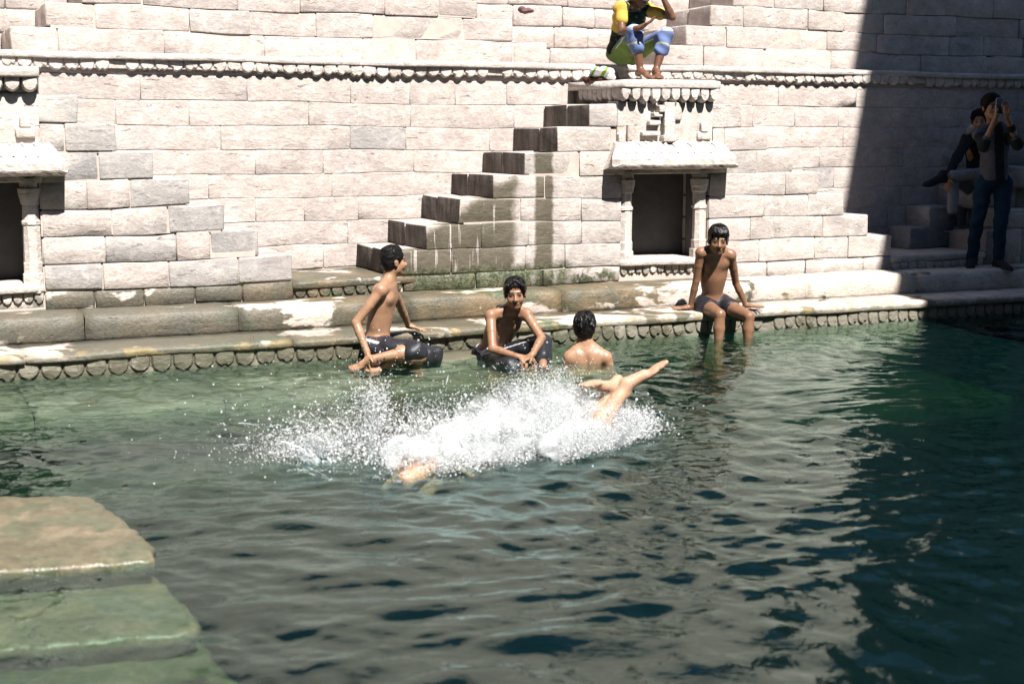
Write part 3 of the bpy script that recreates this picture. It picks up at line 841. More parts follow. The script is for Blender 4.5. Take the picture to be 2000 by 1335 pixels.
corner = [0, ns_ - 1, ns_ - 1 + nn_ - 1, 2 * (ns_ - 1) + nn_ - 1]
Fb = np.array([[nb0 + c_ for c_ in corner]])
m, t, b = new_mat('pool_water'); t.nodes.remove(b); nb = NB(t)
out = [x for x in t.nodes if x.type == 'OUTPUT_MATERIAL'][0]
g = nb.n('ShaderNodeNewGeometry')
bmp = nb.bump(nb.noise(g.outputs['Position'], 13.0, 3, .5, .4), .22, .02)
fr = nb.n('ShaderNodeFresnel'); fr.inputs['IOR'].default_value = 1.42; nb.link(bmp, fr.inputs['Normal'])
gl = nb.n('ShaderNodeBsdfGlossy'); gl.inputs['Roughness'].default_value = .03; gl.inputs['Color'].default_value = (.80, .97, .92, 1); nb.link(bmp, gl.inputs['Normal'])
tr = nb.n('ShaderNodeBsdfTransparent'); tr.inputs['Color'].default_value = (.90, .96, .93, 1)
df = nb.n('ShaderNodeBsdfDiffuse'); df.inputs['Color'].default_value = (.012, .115, .105, 1)
m1 = nb.n('ShaderNodeMixShader'); m1.inputs[0].default_value = .04
nb.link(tr.outputs[0], m1.inputs[1]); nb.link(df.outputs[0], m1.inputs[2])
m2 = nb.n('ShaderNodeMixShader'); nb.link(fr.outputs[0], m2.inputs[0]); nb.link(m1.outputs[0], m2.inputs[1]); nb.link(gl.outputs[0], m2.inputs[2])
nb.link(m2.outputs[0], out.inputs['Surface'])
va = nb.n('ShaderNodeVolumeAbsorption'); va.inputs['Color'].default_value = (.43, .63, .47, 1); va.inputs['Density'].default_value = 2.9
nb.link(va.outputs[0], out.inputs['Volume'])
M['water'] = m
water = np_mesh('water', Wv, np.concatenate([Fq, Fs, Fb]), M['water'])
bm = bmesh.new(); bm.from_mesh(water.data); bmesh.ops.recalc_face_normals(bm, faces=bm.faces); bm.to_mesh(water.data); bm.free()
tag(water, kind='structure')

# ------------------------------------------------------------------ organic shapes: smooth unions of tapered limbs, meshed as one surface
def _n(v):
    v = np.asarray(v, float); return v / (np.linalg.norm(v) + 1e-12)
def frame(x, y, z): return np.stack([x, y, z], 0)      # rows are local axes

class Shape:
    def __init__(s): s.p = []
    def cone(s, a, b, ra, rb, k=.015): s.p.append(('c', np.array(a, float), np.array(b, float), ra, rb, k)); return s
    def ell(s, c, r, Rm=None, k=.02, op='+'): s.p.append(('e' if op == '+' else 'x', np.array(c, float), np.array(r, float), np.eye(3) if Rm is None else Rm, 0, k)); return s
    def cut(s, p0, n): s.p.append(('p', np.array(p0, float), _n(n), 0, 0, 0)); return s
    def bounds(s):
        lo, hi = np.full(3, 1e9), np.full(3, -1e9)
        for q in s.p:
            if q[0] == 'c':
                m = max(q[3], q[4])
                for c in (q[1], q[2]): lo = np.minimum(lo, c - m); hi = np.maximum(hi, c + m)
            elif q[0] == 'e':
                m = max(q[2]); lo = np.minimum(lo, q[1] - m); hi = np.maximum(hi, q[1] + m)
        return lo - .03, hi + .03
    def grid(s, h, disp=None):
        lo, hi = s.bounds(); dim = np.ceil((hi - lo) / h).astype(int) + 1
        ax = [(lo[i] + h * np.arange(dim[i])).astype(np.float32) for i in range(3)]
        D = np.full(dim, .08, np.float32)
        for q in s.p:
            if q[0] == 'p':
                d = (ax[0][:, None, None] - q[1][0]) * q[2][0] + (ax[1][None, :, None] - q[1][1]) * q[2][1] + (ax[2][None, None, :] - q[1][2]) * q[2][2]
                D = np.maximum(D, d.astype(np.float32)); continue
            k = q[5]; mg = k + .035
            if q[0] == 'c':
                m = max(q[3], q[4]) + mg; l0 = np.minimum(q[1], q[2]) - m; h0 = np.maximum(q[1], q[2]) + m
            else:
                m = max(q[2]) + mg; l0 = q[1] - m; h0 = q[1] + m
            i0 = np.clip(np.floor((l0 - lo) / h).astype(int), 0, dim); i1 = np.clip(np.ceil((h0 - lo) / h).astype(int) + 1, 0, dim)
            if np.any(i1 <= i0): continue
            sl = tuple(slice(i0[i], i1[i]) for i in range(3))
            x = ax[0][sl[0]][:, None, None]; y = ax[1][sl[1]][None, :, None]; z = ax[2][sl[2]][None, None, :]
            if q[0] == 'c':
                a, b = q[1], q[2]; ab = b - a; L2 = max(ab.dot(ab), 1e-9)
                px, py, pz = x - a[0], y - a[1], z - a[2]
                t = np.clip((px * ab[0] + py * ab[1] + pz * ab[2]) / L2, 0, 1)
                d = np.sqrt((px - t * ab[0]) ** 2 + (py - t * ab[1]) ** 2 + (pz - t * ab[2]) ** 2) - (q[3] + (q[4] - q[3]) * t)
            else:
                Rm, r = q[3], q[2]
                px, py, pz = x - q[1][0], y - q[1][1], z - q[1][2]
                u = [(px * Rm[i, 0] + py * Rm[i, 1] + pz * Rm[i, 2]) for i in range(3)]
                k0 = np.sqrt(sum((u[i] / r[i]) ** 2 for i in range(3))); k1 = np.sqrt(sum((u[i] / r[i] ** 2) ** 2 for i in range(3))) + 1e-6
                d = k0 * (k0 - 1) / k1
            d = d.astype(np.float32); c = D[sl]
            if q[0] == 'x':
                d = -d; hh = np.maximum(k - np.abs(c - d), 0) / k; D[sl] = np.maximum(c, d) + hh * hh * k * .25
            else:
                hh = np.maximum(k - np.abs(c - d), 0) / k; D[sl] = np.minimum(c, d) - hh * hh * k * .25
        if disp is not None:
            D = D + disp(ax[0][:, None, None], ax[1][None, :, None], ax[2][None, None, :]).astype(np.float32)
        D[0] = D[-1] = .05; D[:, 0] = D[:, -1] = .05; D[:, :, 0] = D[:, :, -1] = .05
        return D, lo
    def mesh(s, h=.006, disp=None):
        D, lo = s.grid(h, disp)
        return surface_nets(D, lo, h)

def surface_nets(D, lo, h):
    ins = D < 0
    n = np.array(D.shape)
    cnt = np.zeros(n - 1, np.int8)
    offs = [(i, j, k) for i in (0, 1) for j in (0, 1) for k in (0, 1)]
    for (i, j, k) in offs: cnt += ins[i:n[0] - 1 + i, j:n[1] - 1 + j, k:n[2] - 1 + k]
    act = (cnt > 0) & (cnt < 8)
    I, J, K = np.nonzero(act)
    ids = np.full(n - 1, -1, np.int32); ids[I, J, K] = np.arange(len(I))
    val = {o: D[I + o[0], J + o[1], K + o[2]] for o in offs}
    acc = np.zeros((len(I), 3)); num = np.zeros(len(I))
    for a in offs:
        for ax_ in range(3):
            if a[ax_] == 1: continue
            b = list(a); b[ax_] = 1; b = tuple(b)
            v0, v1 = val[a], val[b]; cr = (v0 < 0) != (v1 < 0)
            t = np.where(cr, v0 / np.where(cr, v0 - v1, 1), 0)
            for c in range(3):
                acc[:, c] += np.where(cr, a[c] + (t if c == ax_ else 0), 0)
            num += cr
    V = lo + (np.stack([I, J, K], 1) + acc / num[:, None]) * h
    Fs = []
    for ax_ in range(3):
        sl0 = [slice(None)] * 3; sl1 = [slice(None)] * 3
        sl0[ax_] = slice(0, -1); sl1[ax_] = slice(1, None)
        a, b = ins[tuple(sl0)], ins[tuple(sl1)]
        ch = np.nonzero(a != b)
        ok = np.ones(len(ch[0]), bool)
        for c in range(3):
            if c != ax_: ok &= (ch[c] > 0) & (ch[c] < n[c] - 1)
        ch = [c[ok] for c in ch]
        o1, o2 = (ax_ + 1) % 3, (ax_ + 2) % 3
        def cell(d1, d2):
            q = [c.copy() for c in ch]; q[o1] -= d1; q[o2] -= d2
            return ids[q[0], q[1], q[2]]
        Q = np.stack([cell(1, 1), cell(0, 1), cell(0, 0), cell(1, 0)], 1)
        fl = ~a[ch[0], ch[1], ch[2]]
        Q[fl] = Q[fl][:, ::-1]
        Fs.append(Q)
    return V, np.concatenate(Fs)

def smooth_mesh(V, F, it=1, lam=.5):
    for _ in range(it):
        acc = np.zeros_like(V); num = np.zeros(len(V))
        for a, b in ((0, 1), (1, 2), (2, 3), (3, 0)):
            np.add.at(acc, F[:, a], V[F[:, b]]); np.add.at(acc, F[:, b], V[F[:, a]])
            np.add.at(num, F[:, a], 1); np.add.at(num, F[:, b], 1)
        V = V + lam * (acc / np.maximum(num, 1)[:, None] - V)
    return V

def organic(name, shape, mat, root, base, h=.006, disp=None, color=None, sm=2):
    V, F = shape.mesh(h, disp)
    V = smooth_mesh(V, F, sm)
    o = np_mesh(name, V - base, F, mat, root)
    if color is not None:
        C = color(V)
        ca = o.data.color_attributes.new('tint', 'FLOAT_COLOR', 'POINT')
        ca.data.foreach_set('color', np.concatenate([C, np.ones((len(C), 1))], 1).astype(np.float32).ravel())
    return o

def tint_mat(name, rough=.5, spec=.4, coat=0.0, bump=.0, bscale=120., sss=0.0):
    m, t, b = new_mat(name); nb = NB(t)
    a = nb.n('ShaderNodeVertexColor'); a.layer_name = 'tint'
    tc = nb.n('ShaderNodeTexCoord')
    f = nb.noise(tc.outputs['Object'], 18.0, 6, .7)
    v = nb.n('ShaderNodeVectorMath', operation='SCALE'); nb.link(a.outputs['Color'], v.inputs[0]); nb.link(nb.math('MULTIPLY_ADD', f, .9, .55), v.inputs['Scale'])
    nb.link(v.outputs[0], b.inputs['Base Color'])
    nb.link(nb.math('MULTIPLY_ADD', nb.sstep(nb.noise(tc.outputs['Object'], 26., 4, .65), .35, .65), -.30 if sss else -.1, rough + .12), b.inputs['Roughness']); b.inputs['Specular IOR Level'].default_value = spec
    if sss:
        b.inputs['Subsurface Weight'].default_value = sss; b.inputs['Subsurface Radius'].default_value = (.012, .005, .003); b.inputs['Subsurface Scale'].default_value = 1.0
    if bump: nb.link(nb.bump(nb.noise(tc.outputs['Object'], bscale, 3, .6), bump, .004), b.inputs['Normal'])
    return m
M['skin'] = tint_mat('wet_skin', .48, .38, bump=.35, bscale=60, sss=.08)
M['cloth'] = tint_mat('cloth', .85, .2, bump=.4, bscale=220)
M['wetcloth'] = tint_mat('wet_cloth', .45, .45, bump=.3, bscale=160)
m, t, b = new_mat('wet_black_hair'); nb = NB(t)
b.inputs['Base Color'].default_value = (.008, .007, .007, 1); b.inputs['Roughness'].default_value = .40; b.inputs['Specular IOR Level'].default_value = .14
tc = nb.n('ShaderNodeTexCoord'); nb.link(nb.bump(nb.noise(tc.outputs['Object'], 70, 2, .5), .35, .006), b.inputs['Normal'])
M['hair'] = m
m, t, b = new_mat('dry_black_hair')
b.inputs['Base Color'].default_value = (.005, .0045, .0045, 1); b.inputs['Roughness'].default_value = .7; b.inputs['Specular IOR Level'].default_value = .08
M['dryhair'] = m

class Head:
    """head-local axes: x to the person's right, y forward, z up"""
    def __init__(s, c, fwd, up, sc=1.0):
        s.c = np.asarray(c, float); y = _n(fwd); z = _n(np.asarray(up, float) - y * np.dot(up, y)); x = np.cross(y, z)
        s.R = frame(x, y, z); s.sc = sc
    def w(s, x, y, z): return s.c + s.sc * (x * s.R[0] + y * s.R[1] + z * s.R[2])
    def loc(s, P): return ((P - s.c) @ s.R.T) / s.sc
    def ell(s, S, c, r, k=.012, op='+'): S.ell(s.w(*c), np.array(r) * s.sc, s.R, k, op)
    def cone(s, S, a, b, ra, rb, k=.008): S.cone(s.w(*a), s.w(*b), ra * s.sc, rb * s.sc, k)
    def add(s, S):
        s.ell(S, (0, -.014, .038), (.073, .090, .074)); s.ell(S, (0, .022, -.030), (.059, .062, .084), .02)
        s.ell(S, (0, .052, -.090), (.030, .027, .023), .02); s.ell(S, (0, .0, -.062), (.054, .05, .04), .02)
        s.cone(S, (-.034, .074, .018), (.034, .074, .018), .011, .011, .014)
        for q in (-1, 1):
            s.ell(S, (q * .036, .058, -.034), (.022, .022, .026), .018)
            s.ell(S, (q * .031, .100, .000), (.019, .020, .012), .012, '-')
            s.ell(S, (q * .031, .0735, -.001), (.0135, .0125, .0115), .003)
            s.ell(S, (q * .074, -.010, -.012), (.009, .020, .031), .006)
            s.ell(S, (q * .079, -.016, .002), (.008, .016, .019), .006)
            s.ell(S, (q * .012, .090, -.036), (.009, .010, .008), .006)
        s.cone(S, (0, .082, .004), (0, .104, -.034), .008, .0125, .010)
        s.cone(S, (-.017, .078, -.059), (.017, .078, -.059), .0075, .0075, .006); s.cone(S, (-.015, .077, -.069), (.015, .077, -.069), .0080, .0080, .006)
    def hair(s, S, k=.01, grow=.010, nape=-.075, line=(.080, .062, .010, -.035)):
        s.ell(S, (0, -.016, .041), (.073 + grow, .090 + grow, .074 + grow), k)
        s.ell(S, (0, -.042, -.012), (.066 + grow * .7, .058 + grow * .7, .06 + grow * .5), .02)
        y0, z0, y1, z1 = line
        nrm = np.array([0, z0 - z1, -(y0 - y1)]); nrm = nrm / np.linalg.norm(nrm)
        S.cut(s.w(0, y0, z0), nrm[1] * s.R[1] + nrm[2] * s.R[2])
        S.cut(s.w(0, 0, nape), -s.R[2])
    def tufts(s, H_, n, seed, spread=1.0, drop=.07, lift=.0):
        r_ = random.Random(seed)
        for i in range(n):
            a = r_.uniform(0, 2 * math.pi); q = math.sqrt(r_.random())
            x0, y0 = .055 * q * math.cos(a), -.022 + .068 * q * math.sin(a)
            z0 = .041 + .083 * math.sqrt(max(.05, 1 - (x0 / .085) ** 2 - ((y0 + .016) / .102) ** 2))
            x1, y1 = x0 * 1.45 + r_.uniform(-.012, .012), y0 * 1.35 + r_.uniform(-.012, .012)
            z1 = z0 - drop * q * r_.uniform(.5, 1.0) + lift * r_.random()
            H_.cone(s.w(x0, y0, z0), s.w(x1, y1, z1), .010, .0045, .006)
    def locks(s, n, seed, root, base, mat, length=.05, front=.3, lift=.004, back=0.0, width=.0028):
        """separate wet locks that lie over the skull and break the outline"""
        r_ = random.Random(seed); V, F = [], []
        for i in range(n):
            a = r_.uniform(0, 2 * math.pi); q = math.sqrt(r_.random()) * .95
            x, y = .075 * q * math.cos(a), -.018 + .092 * q * math.sin(a)
            d = np.array([x + r_.uniform(-.02, .02), (y + .02) + front * .05 - back * .12, 0.0]); d = d / (np.linalg.norm(d) + 1e-6)
            L = length * r_.uniform(.5, 1.3); pts = []
            for j in range(5):
                f = j / 4; px, py = x + d[0] * L * f, y + d[1] * L * f
                e = (px / .0845) ** 2 + ((py + .016) / .1015) ** 2
                if e < 1: pz = .041 + .0845 * math.sqrt(1 - e) + lift * (.3 + f * r_.uniform(.2, 1.2))
                else: pz = pts[-1][2] - L / 4; px, py = pts[-1][0] * 1.01, pts[-1][1] * 1.005
                if py > .072 and pz < .045: pz = .045
                pts.append((px, py, pz))
            b0 = len(V)
            for j, p_ in enumerate(pts):
                w_ = width * (1 - .8 * j / 4); sd = np.array([-d[1], d[0], 0]) * w_
                for o_ in (sd, -sd, np.array([0, 0, w_])): V.append(s.w(*(np.array(p_) + o_)) - base)
            for j in range(4):
                for k in range(3):
                    a0, a1 = b0 + j * 3 + k, b0 + j * 3 + (k + 1) % 3; F.append((a0, a1, a1 + 3, a0 + 3))
        return mesh_obj('hair_locks', V, F, mat, root)
    def tint(s, P, C, lip=(.19, .075, .055), brow=True, mouth=True):
        L = s.loc(P); x, y, z = L[:, 0], L[:, 1], L[:, 2]; ax = np.abs(x)
        f = y > .045
        def blend(mask, col): C[mask] = np.array(col)
        if brow: blend(f & (ax > .013) & (ax < .050) & (np.abs(z - (.021 - .10 * np.clip(ax - .036, 0, 1))) < .0055), (.02, .014, .012))
        e = ((ax - .031) / .0165) ** 2 + ((z + .0005) / .0072) ** 2
        blend(f & (e < 1), (.085, .06, .05)); blend(f & (e < 1.25) & (z > .003), (.03, .02, .018)); blend(f & ((ax - .031) ** 2 + z ** 2 < .0066 ** 2), (.015, .010, .009))
        blend(f & (ax < .018) & (np.abs(z + .064) < .0095) & (y > .068), lip)
        if mouth: blend(f & (ax < .016) & (np.abs(z + .064) < .0022) & (y > .062), (.06, .02, .018))
        return C

def torso_axes(J, facing):
    up = _n(J['neck'] - J['pelvis']); rt = _n(J['sb'] - J['sa']); fw = np.cross(up, rt)
    if np.dot(fw, facing) < 0: fw = -fw
    rt = _n(rt - up * np.dot(rt, up)); fw = _n(np.cross(rt, up)) * (1 if np.dot(np.cross(rt, up), facing) > 0 else -1)
    return rt, fw, up

def add_hand(S, wr, d, n, ts=1, curl=.25, spread=.12, sc=1.0, k=.006):
    """palm and five fingers; d along the fingers, n out of the palm, ts thumb side (+1/-1 along d x n)"""
    d = _n(d); n = _n(np.asarray(n, float) - d * np.dot(n, d)); sd = np.cross(d, n)
    S.ell(wr + d * .045 * sc, np.array([.037, .048, .015]) * sc, frame(sd, d, n), .012)
    S.cone(wr - d * .01, wr + d * .03 * sc, .022 * sc, .022 * sc, .012)
    ln = [.064, .074, .070, .054]
    for i in range(4):
        q = (1.5 - i) * ts
        b = wr + d * (.084 - .004 * abs(i - 1.3)) * sc + sd * q * .0185 * sc
        dd = _n(d + sd * q * spread * .6); a = curl * (.75 + .15 * i)
        for j, f in enumerate((.42, .32, .26)):
            e = b + dd * ln[i] * f * sc
            S.cone(b, e, (.0088 - .0007 * j) * sc, (.0081 - .0008 * j) * sc, k)
            b = e; dd = _n(dd * math.cos(a) + n * math.sin(a))
            n2 = n
    b = wr + d * .025 * sc + sd * ts * .030 * sc; dd = _n(d * .62 + sd * ts * .70 + n * .25)
    for L, r0, r1 in ((.035, .012, .0105), (.030, .0100, .0085)):
        e = b + dd * L * sc; S.cone(b, e, r0 * sc, r1 * sc, k); b = e; dd = _n(dd + d * .45)

def add_foot(S, an, toe, up, sc=1.0, r=.03):
    an = np.asarray(an, float); toe = np.asarray(toe, float); d = _n(toe - an); up = _n(np.asarray(up, float) - d * np.dot(up, d)); sd = np.cross(d, up)
    L = np.linalg.norm(toe - an)
    heel = an - d * .035 * sc - up * .028 * sc
    S.ell(heel, np.array([.029, .036, .030]) * sc, frame(sd, d, up), .02)
    S.cone(an, an + d * L * .45 - up * .020 * sc, r * sc, .026 * sc, .02)
    S.ell(an + d * L * .68 - up * .035 * sc, np.array([.040, .062, .019]) * sc, frame(sd, d, up), .02)
    for i, (o, l, rr) in enumerate(((.027, .0, .0125), (.010, .004, .0092), (-.005, -.002, .0088), (-.019, -.010, .0082), (-.031, -.02, .0078))):
        p = an + d * (L * .86 + l) + sd * o * sc - up * .037 * sc
        S.cone(p, p + d * .036 * sc, rr * sc, rr * .9 * sc, .006)

def add_body(J, facing, sc=1.0, chest=1.0, legs=True, arm_r=1.0, leg=1.0):
    S = Shape(); rt, fw, up = torso_axes(J, facing); Rm = frame(rt, fw, up)
    sw = np.linalg.norm(J['sb'] - J['sa'])
    mid = J.get('belly', (J['pelvis'] + J['neck']) / 2)
    ch = J['neck'] * .62 + mid * .38 - fw * .005
    S.ell(ch - up * .045 * sc, np.array([sw * .445, .088 * chest * sc, .155 * sc]), Rm, .03)
    S.ell(J['neck'] * .82 + mid * .18, np.array([sw * .40, .062 * sc, .07 * sc]), Rm, .05)
    up2 = _n(mid - J['pelvis']) if np.linalg.norm(mid - J['pelvis']) > .03 else up
    S.ell(mid - up * .01, np.array([.112 * chest, .078 * chest, .135]) * sc, Rm, .06)
    S.cone(J['pelvis'], mid, .092 * sc, .082 * sc, .05)
    S.ell(J['pelvis'], np.array([.135, .098, .088]) * sc, Rm, .05)
    for q in (-1, 1):
        S.ell(ch + fw * .058 * sc + rt * q * .058 * sc - up * .01, np.array([.056, .030, .042]) * sc, Rm, .03)      # pectorals
        S.ell(ch - fw * .060 * sc + rt * q * .068 * sc + up * .01, np.array([.050, .026, .065]) * sc, Rm, .03)      # shoulder blades
    S.ell(ch - fw * .094 * sc, np.array([.010, .014, .12]) * sc, Rm, .03, '-')                                      # furrow of the spine
    for k_ in ('a', 'b'):
        sh, el, wr = J['s' + k_], J['e' + k_], J['w' + k_]
        S.cone(J['neck'] + up * .045 * sc, sh + up * .012, .030 * sc, .034 * sc, .035)
        S.cone(J['neck'] + fw * .045 * sc - up * .015, sh + fw * .018, .012 * sc, .018 * sc, .02)                     # collar bones
        S.ell(sh - up * .004, np.array([.042, .043, .050]) * sc * arm_r, Rm, .035)
        mu = sh * .55 + el * .45
        S.cone(sh, mu, .041 * sc * arm_r, .038 * sc * arm_r, .010); S.cone(mu, el, .038 * sc * arm_r, .0325 * sc * arm_r, .006)
        mf = el * .68 + wr * .32
        S.cone(el, mf, .0325 * sc * arm_r, .0335 * sc * arm_r, .008); S.cone(mf, wr, .0335 * sc * arm_r, .0225 * sc * arm_r, .006)
        if legs:
            hp, kn, an = J['h' + k_], J['k' + k_], J['a' + k_]; sc_, sc = sc, sc * leg
            mt = hp * .6 + kn * .4
            S.cone(hp, mt, .077 * sc, .069 * sc, .03); S.cone(mt, kn, .069 * sc, .048 * sc, .008)
            S.ell(kn, np.array([.047, .047, .047]) * sc, None, .010)
            mc = kn * .66 + an * .34; bk = _n(np.cross(np.cross(an - kn, kn - hp), an - kn)) if np.linalg.norm(np.cross(an - kn, kn - hp)) > 1e-4 else -fw
            S.cone(kn, mc, .046 * sc, .047 * sc, .010); S.cone(mc, an, .047 * sc, .029 * sc, .006)
            S.ell(mc - bk * (.012 if np.dot(bk, kn - hp) > 0 else -.012), np.array([.042, .042, .06]) * sc, None, .03); sc = sc_
    return S, (rt, fw, up, ch, mid)

def skin_color(base, head=None, seed=0, sole=None):
    base = np.array(base)
    def f(P):
        r = .5 + .5 * np.sin(P[:, 0] * 23 + seed) * np.sin(P[:, 1] * 19 + 1.7 * seed) * np.sin(P[:, 2] * 17)
        C = base[None] * (.90 + .2 * r)[:, None]
        if head is not None: C = head.tint(P, C)
        return C
    return f

def person_root(base, label, group=None):
    r = empty('person', base); tag(r, label, 'person', group); return r

def strands(head, amp=.004, freq=26, flow=1.0, seed=0):
    """combed wet hair: grooves that run back over the skull"""
    R_, c, s_ = head.R, head.c, head.sc
    def f(x, y, z):
        px, py, pz = x - c[0], y - c[1], z - c[2]
        lx = (px * R_[0, 0] + py * R_[0, 1] + pz * R_[0, 2]) / s_; ly = (px * R_[1, 0] + py * R_[1, 1] + pz * R_[1, 2]) / s_; lz = (px * R_[2, 0] + py * R_[2, 1] + pz * R_[2, 2]) / s_
        a = np.arctan2(lx, np.abs(lz) + .03)
        return amp * (np.sin(a * freq + 2.2 * np.sin(ly * 45 + seed)) * .6 + .5 * np.sin(a * freq * .43 + ly * 60 + seed) + .35 * np.sin(lz * 130 + lx * 70 + seed))
    return f

def wrinkles(amp=.006, f1=38., seed=0.):
    def f(x, y, z):
        return amp * (np.sin(x * f1 + 3 * np.sin(z * 13 + seed) + y * f1 * .6) * .6 + .5 * np.sin(z * f1 * 1.3 + 2.5 * np.sin(x * 17 - y * 11 + seed)))
    return f

# ------------------------------------------------------------------ the people
SK1, SK2, SK3 = (.295, .165, .098), (.24, .128, .073), (.195, .100, .056)
A = at
fwv = lambda x, y, z=0: np.array([x, y, z], float)

def const_col(col, var=.0):
    c = np.array(col)
    return lambda P: np.repeat(c[None], len(P), 0)

# ---- boy sitting cross-legged on the shelf, looking away over his shoulder
J = dict(neck=A(760, 550, 10.27), pelvis=A(736, 672, 10.27), belly=A(741, 622, 10.27), sa=A(743, 568, 10.12), sb=A(766, 562, 10.41),
         ea=A(695, 630, 10.06), wa=A(717, 688, 9.98), eb=A(784, 604, 10.60), wb=A(798, 636, 10.76),
         ha=A(738, 680, 10.18), hb=A(746, 680, 10.38), ka=A(816, 684, 10.04), kb=A(848, 692, 10.42), aa=A(722, 702, 9.96), ab=A(756, 707, 10.06))
face1 = fwv(.95, -.25)
hd = Head(A(769, 510, 10.28), (.86, .46, .02), (-.03, 0, 1), .93)
S, ax_ = add_body(J, face1, .95)
hd.add(S); S.cone(hd.w(0, -.03, -.05), J['neck'] + ax_[2] * .0, .044, .047, .025)
add_hand(S, J['wa'], (.12, -.1, -1), (.8, .3, 0), 1, .35, sc=.95)
add_hand(S, J['wb'], (1, -.35, -.22), (0, -.15, -1), 1, .15, .25, sc=.95)
add_foot(S, J['aa'], A(684, 712, 9.95), (-.2, -.5, 1), .92); add_foot(S, J['ab'], A(722, 716, 9.94), (-.2, -.6, 1), .92)
base = wp(-.98, .02, -.03); r1 = person_root(base, 'shirtless boy in black trousers sitting cross-legged on the shelf, head turned away')
organic('body', S, M['skin'], r1, base, .0055, color=skin_color(SK1, hd, 1))
H_ = Shape(); hd.hair(H_, grow=.013, nape=-.070)
H_.cut(hd.w(.0, .062, 0), hd.R[1])
hd.tufts(H_, 16, 11, drop=.05)
organic('hair', H_, M['hair'], r1, base, .006, strands(hd, .003, 22, seed=1)); hd.locks(260, 1, r1, base, M['hair'], .06, 0, .006, 1.0)
T = Shape(); rt, fw, up = ax_[:3]
T.ell(J['pelvis'], (.155, .118, .095), frame(rt, fw, up), .04)
T.cut(J['pelvis'] + up * .055, up)
for k_ in 'ab':
    hp, kn, an = J['h' + k_], J['k' + k_], J['a' + k_]
    T.cone(hp, kn, .094, .066, .03); T.cone(kn, kn * .86 + an * .14, .066, .070, .02)
def c1(P):
    C = np.repeat(np.array([[.012, .012, .016]]), len(P), 0)
    hgt = (P - J['pelvis']) @ up
    nr = np.linalg.norm(P - J['pelvis'], axis=1) < .175
    C[nr & (hgt > .030)] = (.55, .52, .52); C[nr & (hgt > .047)] = (.03, .02, .022)
    q = (P - J['ha']) @ _n(J['ka'] - J['ha'])
    return C
organic('trousers', T, M['wetcloth'], r1, base, .006, wrinkles(.008, 40, 1), color=c1)

# ---- boy sitting in the shallows, arms round one knee, facing the pool
J = dict(neck=A(998, 606, 10.60), pelvis=A(958, 692, 10.74), belly=A(974, 652, 10.70), sa=A(958, 617, 10.50), sb=A(1029, 615, 10.55),
         ea=A(962, 681, 10.36), wa=A(1010, 696, 10.27), eb=A(1058, 660, 10.42), wb=A(1040, 692, 10.28),
         ha=A(962, 700, 10.62), hb=A(984, 696, 10.70), ka=A(1000, 716, 10.22), kb=A(1060, 668, 10.52), aa=A(1062, 722, 10.32), ab=A(1060, 716, 10.24))
hd = Head(A(1006, 573, 10.50), (.03, -1, -.08), (-.04, -.02, 1), 1.0)
S, ax_ = add_body(J, fwv(.2, -1), .95)
hd.add(S); S.cone(hd.w(0, -.03, -.05), J['neck'], .045, .049, .03)
add_hand(S, J['wa'], (1, -.1, -.12), (.1, .3, -1), -1, .45, sc=.95); add_hand(S, J['wb'], (-.75, -.35, -.42), (.1, .1, -1), 1, .45, sc=.95)
add_foot(S, J['ab'], A(1085, 728, 10.1), (0, -.3, 1), .9)
base = wp(-.05, .05, -.03); r2 = person_root(base, 'boy with parted hair sitting in the shallows, arms folded over one bent knee')
organic('body', S, M['skin'], r2, base, .0055, color=skin_color(SK2, hd, 2))
H_ = Shape(); hd.hair(H_, grow=.012, nape=-.055, line=(.082, .070, .022, -.030)); hd.tufts(H_, 20, 22)
for q in (-1, 1):
    for i in range(5):
        H_.cone(hd.w(q * .012, .062 - .012 * i, .106 - .002 * i), hd.w(q * (.052 + .006 * i), .074 - .012 * i, .072 - .006 * i), .011, .011, .008)
        H_.cone(hd.w(q * (.052 + .006 * i), .074 - .012 * i, .072 - .006 * i), hd.w(q * (.072 + .002 * i), .052 - .014 * i, .018 + .004 * i), .011, .008, .008)
organic('hair', H_, M['hair'], r2, base, .006, strands(hd, .0025, 24, seed=2)); hd.locks(240, 2, r2, base, M['hair'], .06, -.2, .007)
T = Shape(); rt, fw, up = ax_[:3]
T.ell(J['pelvis'] - up * .01, (.152, .118, .085), frame(rt, fw, up), .04)
T.cut(J['pelvis'] + up * .04, up)
T.cone(J['hb'], J['kb'], .090, .062, .03); T.cone(J['kb'], J['kb'] * .35 + J['ab'] * .65, .062, .066, .02); T.cone(J['ha'], J['ka'], .09, .065, .03)
def c2(P):
    C = np.repeat(np.array([[.010, .011, .014]]), len(P), 0)
    d = _n(J['kb'] - J['hb']); q = P - J['hb']; t_ = q @ d
    sd = q - t_[:, None] * d
    C[(np.abs(sd[:, 2] - .052 + .04 * t_) < .004) & (sd[:, 1] < -.01)] = (.4, .4, .42)
    C[(((P - J['pelvis']) @ up) > .022) & (np.linalg.norm(P - J['pelvis'], axis=1) < .165)] = (.42, .40, .44)
    return C
organic('trousers', T, M['wetcloth'], r2, base, .006, wrinkles(.007, 42, 2), color=c2)

